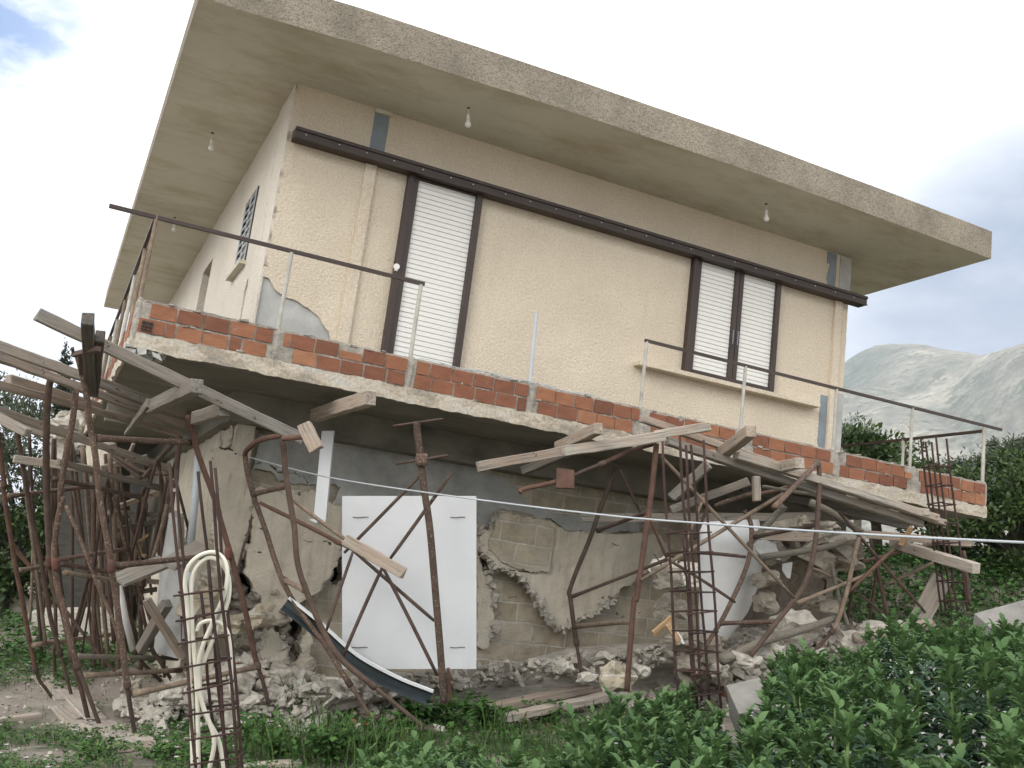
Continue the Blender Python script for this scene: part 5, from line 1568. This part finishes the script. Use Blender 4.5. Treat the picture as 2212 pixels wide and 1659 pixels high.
tag(mesh('concrete_footing', V, Fc, M['foot'], None, False), 'long cracked concrete footing strip under the broken front wall', 'footing')
M['concrete'] = simple('grey_concrete', (.22, .21, .19), .95, .25, 5, .7, 25, .015)
# concrete blocks in the bean bed
for lb, pts, d in (('flat grey concrete slab lying among the bean plants', [(1596, 1542), (1672, 1524), (1690, 1600), (1604, 1615)], 5.9), ('grey concrete wall end standing at the right edge in the beans', [(2158, 1372), (2290, 1336), (2290, 1470), (2150, 1440)], 6.6)):
    q = [at(*p, d) for p in pts]
    b = MB(); b.add(q + [p + _f*.35 + Vector((0, 0, .06)) for p in q], [(3,2,1,0), (4,5,6,7), (0,1,5,4), (1,2,6,5), (2,3,7,6), (3,0,4,7)])
    tag(mesh('concrete_block', b.v, b.f, M['concrete'], None, False, origin=q[0]), lb, 'concrete block')
b = MB(); p = ground(30, 1385)[0]; b.box(p + Vector((-4, 3, -.2)), p + Vector((.3, 3.3, .32)), .02)
tag(mesh('low_kerb_wall', b.v, b.f, M['foot'], None, False), 'low pale kerb wall under the dark bushes at the left', 'kerb wall')
# orange edged broken window frame in the tangle, split stick on the rubble
P = [at(*zz('K2', *q), 9.3) for q in [(1640, 660), (1530, 740), (1560, 880), (1610, 900)]]
b = MB(); b.tube(P, .016, 4); tag(mesh('broken_window_frame', b.v, b.f, M['wood_new'], None, False, origin=P[1]), 'orange splintered window frame corner in the tangle of poles', 'window frame')
tb('split yellow stick crossed on the rubble by the tall cage', 'S5', (830, 590), 8.0, (985, 455), 8.1, .03, .05, 'wood_new')
tb('fresh broken stick lying against the narrow upright block', 'S5', (950, 500), 8.0, (1040, 640), 8.0, .02, .05, 'wood_new')
sheet('torn white flap beside the fresh broken stick', [(1457, 1367), (1466, 1380), (1476, 1392)], [(1464, 1364), (1473, 1376), (1479, 1390)], 8.0, 8.0, 'white', 'torn_board', 'board', 2)

# ------------------------------------------------------------------ vegetation
def m_leaf(name, stops, rough=.75):
    m, nt, b = newmat(name)
    g = N(nt, 'ShaderNodeNewGeometry')
    r = ramp(nt, g.outputs['Random Per Island'], stops)
    nt.links.new(r, b.inputs['Base Color'])
    b.inputs['Roughness'].default_value = rough
    tr = N(nt, 'ShaderNodeBsdfTranslucent')
    nt.links.new(r, tr.inputs['Color'])
    mixs = N(nt, 'ShaderNodeMixShader'); mixs.inputs[0].default_value = .22
    out = nt.nodes['Material Output']
    nt.links.new(b.outputs[0], mixs.inputs[1]); nt.links.new(tr.outputs[0], mixs.inputs[2]); nt.links.new(mixs.outputs[0], out.inputs['Surface'])
    return m
M['bean'] = m_leaf('bean_leaf', [(0, (.030, .072, .036)), (.5, (.046, .100, .050)), (1, (.078, .142, .076))])
M['beantop'] = m_leaf('bean_top_leaf', [(0, (.066, .138, .042)), (1, (.120, .210, .072))])
M['stem'] = simple('bean_stem', (.12, .20, .05), .6, .2, 9)
M['petal'] = simple('white_petal', (.50, .48, .47), .6, .1, 9)
M['petaldark'] = simple('dark_petal_spot', (.05, .04, .05), .6)
M['weed'] = m_leaf('weed_leaf', [(0, (.028, .080, .016)), (.6, (.052, .13, .024)), (1, (.095, .19, .04))])
M['grass'] = m_leaf('grass_blade', [(0, (.035, .085, .015)), (.7, (.065, .14, .028)), (1, (.13, .17, .05))])
M['olive'] = m_leaf('olive_leaf', [(0, (.045, .06, .035)), (.6, (.085, .11, .065)), (1, (.15, .18, .12))])
M['orange'] = m_leaf('glossy_dark_leaf', [(0, (.025, .048, .013)), (.6, (.055, .10, .025)), (1, (.12, .18, .055))], .4)
M['cypress'] = m_leaf('cypress_leaf', [(0, (.012, .022, .012)), (1, (.035, .055, .028))], .8)
M['bark'] = simple('tree_bark', (.10, .085, .065), .95, .35, 8, .8, 20, .02)
def leaf(b, p, d, n_, L, wd, fold=.25, curl=.2):
    """one leaflet: 6 points, folded along its midrib"""
    d = Vector(d).normalized(); s = d.cross(Vector(n_))
    if s.length < .05: s = d.orthogonal()
    s.normalize(); nn = s.cross(d).normalized()
    p = Vector(p)
    m1 = p + d*L*.35 + nn*L*.02; m2 = p + d*L*.72 - nn*L*curl*.3; t = p + d*L - nn*L*curl
    e1 = nn*wd*fold
    b.add([p, m1 + s*wd*.5 + e1, m2 + s*wd*.42 + e1, t, m2 - s*wd*.42 + e1, m1 - s*wd*.5 + e1, m1, m2],
          [(0, 1, 6), (6, 1, 2, 7), (7, 2, 3), (0, 6, 5), (6, 7, 4, 5), (7, 3, 4)])
def rnd_dir():
    a = random.uniform(0, 2*PI); z = random.uniform(-1, 1); r_ = math.sqrt(1-z*z)
    return Vector((r_*math.cos(a), r_*math.sin(a), z))
def bean_variant(seed, h):
    random.seed(seed)
    stems = MB(); lv = MB(); tp = MB(); fl_ = MB(); fd = MB()
    for s_ in range(random.choice([2, 3, 3])):
        a0 = random.uniform(0, 6.28); hh = h*random.uniform(.78, 1.0)
        lean = Vector((math.cos(a0), math.sin(a0), 0))*random.uniform(.03, .13)
        base = Vector((math.cos(a0), math.sin(a0), 0))*.03
        P = [base + lean*(t/6)**1.5 + Vector((0, 0, hh*t/6)) for t in range(7)]
        stems.tube(P, [.008, .008, .007, .007, .006, .005, .003], 5)
        nn_ = int(hh/.023)
        for k in range(nn_):
            t = .12 + .88*k/nn_
            p = base + lean*t**1.5 + Vector((0, 0, hh*t))
            a = a0 + k*2.4 + random.uniform(-.4, .4)
            el = .25 + .75*t*t + random.uniform(-.15, .15)
            d = Vector((math.cos(a)*math.cos(el), math.sin(a)*math.cos(el), math.sin(el)))
            L = (.064 if t < .8 else .044)*random.uniform(.8, 1.2)
            top = t > .80
            tgt = tp if top else lv
            npair = 3 if t > .3 else 2
            for q in range(npair):
                pp = p + d*L*(.4 + .42*q)
                for sgn in (-1, 1):
                    sd2 = d.cross(Vector((0, 0, 1))).normalized()*sgn
                    dd = (d*.55 + sd2*.75 + Vector((0, 0, random.uniform(-.35, .15) if not top else .35))).normalized()
                    LL = (.040 if not top else .034)*random.uniform(.75, 1.25)
                    leaf(tgt, pp, dd, (0, 0, 1), LL, LL*.66, random.uniform(.1, .4), random.uniform(-.1, .45))
            if npair == 3: leaf(tgt, p + d*L*1.45, d + Vector((0, 0, random.uniform(-.3, .2))), (0, 0, 1), .05, .026)
            if .45 < t < .86 and random.random() < .8:
                for q in range(random.choice([3, 4, 5])):
                    fa = random.uniform(0, 6.28)
                    fdv = Vector((math.cos(fa), math.sin(fa), random.uniform(-.5, .1)))
                    leaf(fl_, p + fdv*random.uniform(.05, .085), fdv, (0, 0, 1), .022, .014, .3, .3)
                    pass
        # top rosette
        for q in range(46):
            fa = q*2.4; el = random.uniform(.55, 1.5)
            d = Vector((math.cos(fa)*math.cos(el), math.sin(fa)*math.cos(el), math.sin(el)))
            leaf(tp, P[-1] - Vector((0, 0, random.uniform(0, .06))) + d*.012, d, (0, 0, 1), random.uniform(.024, .046), random.uniform(.014, .020), .3, random.uniform(-.3, .3))
    return stems, lv, tp, fl_, fd
BEANS = []
LBL = 'flowering broad bean plant with grey green leaves in the front bed'
for i, h in enumerate((.62, .70, .56, .66, .74)):
    st, lv, tp, fl_, fd = bean_variant(100+i, h)
    root = empty('bean_plant', (0, 0, -50), LBL, 'bean plant', 'broad bean plants in the front bed')
    for nm, mb_, mm in (('stem', st, 'stem'), ('leaves', lv, 'bean'), ('top_leaves', tp, 'beantop'), ('flowers', fl_, 'petal')):
        if mb_.v: mesh(nm, mb_.v, mb_.f, M[mm], root, True)
    BEANS.append([root, False])
random.seed(21)
def curve(u_):
    c = [(700, 1700), (860, 1600), (950, 1590), (1060, 1620), (1200, 1625), (1290, 1590), (1340, 1505), (1400, 1450), (1470, 1470), (1540, 1555), (1600, 1625), (1650, 1560), (1700, 1410), (1770, 1385), (1850, 1430), (1920, 1370), (1960, 1310), (2010, 1290), (2100, 1310), (2180, 1340), (2400, 1340)]
    for a, b_ in zip(c, c[1:]):
        if a[0] <= u_ <= b_[0]: return a[1] + (b_[1]-a[1])*(u_-a[0])/(b_[0]-a[0])
    return 9999
placed = []
tries = 0
while tries < 40000 and len(placed) < 300:
    tries += 1
    x = random.uniform(-1.0, 4.0); y = random.uniform(2.9, 8.0)
    z = terrain(x, y)
    k = random.randrange(5); sc_ = random.uniform(.74, 1.24)
    hh = (.62, .70, .56, .66, .74)[k]*sc_
    u_, v_, d = pj((x, y, z + hh))
    if u_ < 800 or u_ > 2270 or v_ > 1760: continue
    if v_ < curve(u_): continue
    if d > 6.6 and u_ < 1500: continue
    mn = .155 if d < 5.5 else .185
    if any((x-a)**2 + (y-c)**2 < mn*mn for a, c in placed): continue
    placed.append((x, y))
    root, used = BEANS[k]
    if not used:
        o = root; BEANS[k][1] = True
    else:
        o = root.copy(); col.objects.link(o)
        for ch in list(root.children):
            c_ = ch.copy(); col.objects.link(c_); c_.parent = o
    o.location = (x, y, z - .01); o.rotation_euler = (random.uniform(-.1, .1), random.uniform(-.1, .1), random.uniform(0, 6.28)); o.scale = (sc_,)*3
print('beans', len(placed), tries)
for root, used in BEANS:
    if not used:
        for ch in list(root.children): bpy.data.objects.remove(ch)
        bpy.data.objects.remove(root)

def blade(b, p, h, wd, a, lean):
    p = Vector(p); d = Vector((math.cos(a), math.sin(a), 0)); s = Vector((-d.y, d.x, 0))*wd/2
    p1 = p + Vector((0, 0, h*.5)) + d*lean*h*.25; p2 = p + Vector((0, 0, h*.85)) + d*lean*h*.7; p3 = p + Vector((0, 0, h*(1-.3*lean))) + d*lean*h*1.1
    b.add([p-s, p+s, p1-s*.9, p1+s*.9, p2-s*.6, p2+s*.6, p3], [(0,1,3,2), (2,3,5,4), (4,5,6)])
def weedleaf(b, p, s):
    """roundish lobed leaf on a short stalk"""
    a = random.uniform(0, 6.28); el = random.uniform(-.3, .7)
    d = Vector((math.cos(a)*math.cos(el), math.sin(a)*math.cos(el), math.sin(el)))
    leaf(b, p, d, (random.uniform(-.4, .4), random.uniform(-.4, .4), 1), s, s*random.uniform(.7, 1.0), random.uniform(0, .3), random.uniform(0, .4))
# grass and ground cover (nobody could count it)
gb = MB(); wb = MB(); fb = MB(); gh = MB()
def patchn(x, y): return noise.fractal(Vector((x*.55, y*.55, 4)), 1, 2, 4)
for k in range(150000):
    x = random.uniform(-5.5, 2.2); y = random.uniform(5.2, 15)
    if y > 10 and random.random() < .5: continue
    u_, v_, d = pj((x, y, terrain(x, y)))
    if u_ < -60 or v_ > 1800 or v_ < 1390: continue
    wv = noise.noise(Vector((u_*.012, v_*.02, 0)))
    if u_ < 560:
        front = v_ > 1575 + 45*wv - (u_ > 300)*25
        if front and u_ < 330 and noise.noise(Vector((x*1.6, y*1.6, 3))) < -.08: front = False
        back = 1395 < v_ < 1495 + 25*wv and u_ < 300 - (v_-1395)*1.4 + 40*wv
        if not (front or back) and random.random() > .02: continue
    elif u_ < 1560:
        if not (v_ > 1540 - (u_-560)*.02 + 30*wv): continue
        if random.random() > .6: continue
    else: continue
    z = terrain(x, y)
    if random.random() < .35: blade(gb, (x, y, z), random.uniform(.03, .10)*(1.6 if u_ > 560 else .9), random.uniform(.003, .006), random.uniform(0, 6.28), random.uniform(.1, .9))
    else: weedleaf(wb, (x, y, z + random.uniform(.005, .08)), random.uniform(.016, .036)*(1.4 if y > 10 else 1))
    if random.random() < .006 and u_ < 560:
        c = Vector((x, y, z + random.uniform(.07, .1)))
        for q in range(6):
            a = q*PI/3 + random.random()*.3
            leaf(fb, c, (math.cos(a), math.sin(a), .35), (0, 0, 1), .020, .015, .1, .1)
# tall clumps of grass and mallow before the wall
for (u_, v_, nb, hh) in ((640, 1655, 20, .34), (690, 1625, 30, .36), (720, 1645, 45, .40), (760, 1665, 35, .34), (600, 1645, 60, .35), (830, 1660, 70, .35), (1070, 1600, 40, .3), (1300, 1600, 60, .35), (1340, 1590, 50, .3), (1580, 1520, 60, .3), (1640, 1490, 80, .35), (1690, 1460, 80, .4), (900, 1640, 60, .3), (660, 1560, 40, .4)):
    p, d = ground(u_, v_)
    for q in range(nb):
        x = p.x + random.gauss(0, .10); y = p.y + random.gauss(0, .12)
        blade(gh, (x, y, terrain(x, y)), hh*random.uniform(.5, 1.1), random.uniform(.006, .012), random.uniform(0, 6.28), random.uniform(.1, .9))
tag(mesh('grass', gb.v, gb.f, M['grass'], None, True), 'short grass growing through the soil', 'grass', kind='stuff')
tag(mesh('tall_grass', gh.v, gh.f, M['grass'], None, True), 'tufts of tall arching grass before the wall', 'grass', kind='stuff')
tag(mesh('ground_weeds', wb.v, wb.f, M['weed'], None, True), 'low leafy weeds covering the soil', 'weeds', kind='stuff')
if fb.v: tag(mesh('daisy_flowers', fb.v, fb.f, M['petal'], None, True), 'tiny white flowers scattered in the weeds', 'flowers', kind='stuff')
def bush(label, c, rx, rz, nleaf, s, name='mallow_plant', cat='weed', group='leafy mallow clumps before the wall', m='weed'):
    root = empty(name, c, label, cat, group)
    b = MB(); st = MB()
    for k in range(9):
        a = random.uniform(0, 6.28); r_ = rx*random.uniform(.3, .9)
        e = Vector((math.cos(a)*r_, math.sin(a)*r_, rz*random.uniform(.5, 1)))
        st.tube([Vector((0, 0, -.02)), e*.5 + Vector((0, 0, .03)), e], [.006, .005, .003], 5)
        for q in range(nleaf//9):
            p = e*random.uniform(.35, 1.05) + Vector((random.gauss(0, rx*.2), random.gauss(0, rx*.2), random.gauss(0, rz*.1)))
            weedleaf(b, p, s*random.uniform(.6, 1.2))
    mesh('stems', st.v, st.f, M['stem'], root, True); mesh('leaves', b.v, b.f, M[m], root, True)
    return root
for lb, u_, v_, dd, rx, rz, nl_, s in (
    ('mallow clump in the grass at the left of the tuft', 610, 1645, 0, .24, .2, 170, .055), ('mallow clump in the middle of the tall grass', 700, 1650, 0, .26, .26, 200, .06), ('mallow clump right of the tall grass', 790, 1640, 0, .26, .26, 200, .06),
    ('dark mallow clump left of the tall grass', 560, 1610, 0, .22, .24, 150, .06), ('mallow clump behind the tall grass tuft', 650, 1545, 0, .22, .30, 160, .065),
    ('wide mallow clump at the foot of the tall prop', 960, 1580, 0, .34, .28, 260, .07), ('mallow clump right of the tall prop foot', 1040, 1570, 0, .28, .24, 200, .07),
    ('mallow clump under the gutter end', 880, 1580, 0, .24, .26, 180, .065), ('small mallow clump before the plank stack', 1180, 1570, 0, .2, .2, 120, .055),
    ('mallow clump before the rubble by the bean bed', 1370, 1475, 0, .22, .24, 150, .06), ('low leafy clump by the near cage foot', 420, 1650, 0, .25, .14, 150, .045),
    ('leafy clump by the broad footing board', 330, 1640, 0, .22, .12, 130, .04), ('leafy clump between the footing boards', 205, 1640, 0, .26, .12, 130, .04)):
    p, d = ground(u_, v_)
    bush(lb, p, rx, rz, nl_, s)

# green bank on the right and dark undergrowth on the left
b = MB(); g2 = MB()
for k in range(34000):
    x = random.uniform(3.2, 12.5); y = random.uniform(11.2, 19)
    if x < 3.2 + (y-11)*.25: continue
    z = terrain(x, y)
    if random.random() < .8: weedleaf(b, (x, y, z + random.uniform(0, .30)), random.uniform(.05, .11))
    else: blade(g2, (x, y, z), random.uniform(.1, .35), .008, random.uniform(0, 6.28), random.uniform(.1, .9))
for k in range(4200):
    x = random.uniform(-9, -3.2); y = random.uniform(10.5, 15)
    weedleaf(b, (x, y, terrain(x, y) + random.uniform(0, .22)), random.uniform(.05, .10))
tag(mesh('bank_weeds', b.v, b.f, M['weed'], None, True), 'dense leafy weeds covering the bank', 'weeds', kind='stuff')
tag(mesh('bank_grass', g2.v, g2.f, M['grass'], None, True), 'rough grass on the bank', 'grass', kind='stuff')

def tree(name, label, base, crown, n, ls, m, cat='tree', group=None, trunk_r=.09, aspect=.45, lims=7, seed=1, clumps=26):
    """crown: list of (dx, dy, dz, rx, ry, rz) lobes; leaves gather in clumps near the lobe skins"""
    random.seed(seed)
    base = Vector(base)
    root = empty(name, base, label, cat, group)
    t = MB()
    zc = crown[0][2]
    t.tube([Vector((0, 0, -.2)), Vector((.04, 0, zc*.35)), Vector((.0, .03, zc*.75)), Vector((crown[0][0]*.5, crown[0][1]*.5, zc))], [trunk_r*1.25, trunk_r, trunk_r*.75, trunk_r*.4], 9)
    b = MB()
    tot = sum(c[3]*c[4]*c[5] for c in crown)
    for (dx, dy, dz, rx, ry, rz) in crown:
        c = Vector((dx, dy, dz))
        for k in range(lims):
            d = rnd_dir(); d.z = abs(d.z)*.8 - .15
            e = c + Vector((d.x*rx, d.y*ry, d.z*rz))*.85
            t.tube([Vector((0, 0, zc*.45)), (Vector((0, 0, zc*.5)) + e)/2 + Vector((0, 0, .05)), e], [trunk_r*.4, trunk_r*.25, .012], 6)
        nl_ = int(n*rx*ry*rz/tot)
        cl = []
        for k in range(clumps):
            d = rnd_dir(); q = random.uniform(.5, 1.02)
            cl.append((c + Vector((d.x*rx*q, d.y*ry*q, d.z*rz*q)), random.uniform(.16, .34)))
        for k in range(nl_):
            p0, sz = random.choice(cl)
            p = p0 + Vector((random.gauss(0, 1)*rx, random.gauss(0, 1)*ry, random.gauss(0, 1)*rz))*sz*.55
            d = (rnd_dir() + (p - c).normalized()*.6 + Vector((0, 0, .3))).normalized()
            L = ls*random.uniform(.6, 1.3)
            s_ = d.cross(rnd_dir()); s_.normalize()
            b.add([p, p + d*L*.5 + s_*L*aspect*.5, p + d*L, p + d*L*.5 - s_*L*aspect*.5], [(0, 1, 2, 3)])
    mesh('trunk', t.v, t.f, M['bark'], root, True)
    mesh('crown', b.v, b.f, M[m], root, False)
    return root
def onterr(u_, v_, d):
    p = at(u_, v_, d); return Vector((p.x, p.y, terrain(p.x, p.y)))
GT = 'trees behind the house'
tree('olive_tree', 'grey green olive tree filling the left edge behind the scaffold', onterr(20, 1400, 15.5), [(0, 0, 2.2, 1.2, 1.2, 1.25), (-.9, .3, 1.3, 1.1, 1, 1.2), (.5, 0, 1.0, .8, .9, 1.0), (-1.2, .2, 2.4, .9, .9, .7)], 15000, .10, 'olive', group=GT, seed=3, aspect=.35)
tree('dark_bush', 'dark dense bush low under the olive tree at the left', onterr(-10, 1400, 15.0), [(0, 0, .9, 1.3, .9, .9), (.9, .2, .8, .7, .7, .8)], 9000, .10, 'orange', group=GT, seed=4)
cb = at(96, 1260, 26)
tree('cypress_tree', 'tall narrow dark cypress seen between the left poles', (cb.x, cb.y, terrain(cb.x, cb.y)), [(0, 0, 2.4, .34, .34, 2.0), (.02, 0, 4.0, .25, .25, 1.5), (-.02, 0, 5.1, .14, .14, .95)], 9000, .12, 'cypress', group=GT, seed=5, lims=1, clumps=60)
tree('orange_tree', 'round glossy citrus tree between the house corner and the balcony rail', onterr(1890, 1180, 17.5), [(0, 0, 1.4, 1.05, 1, .75), (-.35, 0, 1.8, .55, .6, .55), (.4, 0, 1.5, .6, .6, .6), (.95, .1, .95, .55, .5, .5)], 9000, .12, 'orange', group=GT, seed=6)
def atz(u_, d, z): p = at(u_, 1180, d); return Vector((p.x, p.y, z))
tree('citrus_tree', 'large dark citrus tree at the right edge behind the balcony', atz(2190, 16, 1.1), [(0, 0, 1.0, 1.15, 1.0, .78), (.3, 0, 1.55, .8, .8, .5), (-.75, .1, .85, .6, .6, .55), (1.5, .2, 1.2, 1.0, 1, 1.0)], 26000, .10, 'orange', group=GT, seed=7)
tree('olive_tree', 'thin grey topped olive rising above the citrus at the right edge', atz(2200, 17.5, 1.2), [(0, 0, 1.6, 1.1, .9, .6), (.3, 0, 2.05, .7, .7, .42), (-.9, 0, 1.3, .6, .6, .5)], 20000, .085, 'olive', group=GT, seed=8, aspect=.3)
tree('olive_tree', 'small grey olive behind the far rebar cage', onterr(2010, 1180, 22), [(0, 0, 1.4, 1.0, .8, .7)], 2500, .11, 'olive', group=GT, seed=9, aspect=.3)
tree('olive_tree', 'sparse grey olive above the round citrus', onterr(1850, 1180, 24), [(0, 0, 2.6, .8, .8, .8)], 1600, .11, 'olive', group=GT, seed=10, aspect=.3)
# ruined masonry seen at the far left, behind the frames
rv_ = [(640, 950), (700, 960), (800, 700), (860, 640), (960, 700), (960, 860), (900, 920), (930, 1040), (890, 1200), (600, 1240), (610, 1060)]
b = MB()
for k in range(60):
    u_, v_ = zz('K1', random.uniform(640, 940), random.uniform(700, 1230))
    rock(b, at(u_, v_, random.uniform(14.2, 15)), random.uniform(.08, .2), 0)
tag(mesh('ruined_pier', b.v, b.f, M['rubble'], None, False, origin=at(150, 990, 14.6)), 'ragged ruined masonry pier standing behind the left poles', 'ruined wall')
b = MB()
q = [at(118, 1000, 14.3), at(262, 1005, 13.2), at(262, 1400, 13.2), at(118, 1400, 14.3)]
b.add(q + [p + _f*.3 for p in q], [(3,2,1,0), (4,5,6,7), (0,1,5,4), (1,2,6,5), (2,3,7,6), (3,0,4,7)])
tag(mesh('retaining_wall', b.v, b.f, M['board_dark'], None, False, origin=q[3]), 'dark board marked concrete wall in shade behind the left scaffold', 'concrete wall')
b = MB()
q = [at(60, 1325, 12.6), at(250, 1322, 11.6), at(255, 1420, 11.6), at(60, 1440, 12.6)]
b.add(q + [p + _f*.3 for p in q], [(3,2,1,0), (4,5,6,7), (0,1,5,4), (1,2,6,5), (2,3,7,6), (3,0,4,7)])
tag(mesh('concrete_plinth', b.v, b.f, M['foot'], None, False, origin=q[3]), 'low pale concrete plinth at the foot of the dark wall', 'concrete plinth')
b = MB()
q = [at(190, 945, 12.2), at(238, 960, 11.9), at(240, 1030, 11.9), at(178, 1010, 12.2)]
b.add(q + [p + _f*.2 for p in q], [(3,2,1,0), (4,5,6,7), (0,1,5,4), (1,2,6,5), (2,3,7,6), (3,0,4,7)])
tag(mesh('wall_fragment', b.v, b.f, M['plaster'], None, False, origin=q[3]), 'pale plastered wall fragment between the left poles under the slab', 'wall fragment')
b = MB()
q = [at(366, 1108, 9.0), at(383, 1120, 8.9), at(392, 1425, 8.8), at(332, 1410, 9.0), at(345, 1230, 9.0)]
b.add(q + [p + _f*.18 for p in q], [(4,3,2,1,0), (5,6,7,8,9), (0,1,6,5), (1,2,7,6), (2,3,8,7), (3,4,9,8), (4,0,5,9)])
tag(mesh('wall_fragment', b.v, b.f, M['patch'], None, False, origin=q[3]), 'pale grey slab standing behind the near rebar cage', 'wall fragment')

# ------------------------------------------------------------------ air
hb_ = MB(); hb_.box((-6000, -6000, -90), (6000, 6000, 1200))
m, nt, b = newmat('haze')
nt.nodes.remove(b)
pv = N(nt, 'ShaderNodeVolumePrincipled')
pv.inputs['Color'].default_value = (.80, .87, .98, 1)
pv.inputs['Density'].default_value = .00016
nt.links.new(pv.outputs[0], nt.nodes['Material Output'].inputs['Volume'])
hz_ = hb_.build('haze', m)
tag(hz_, kind='stuff')
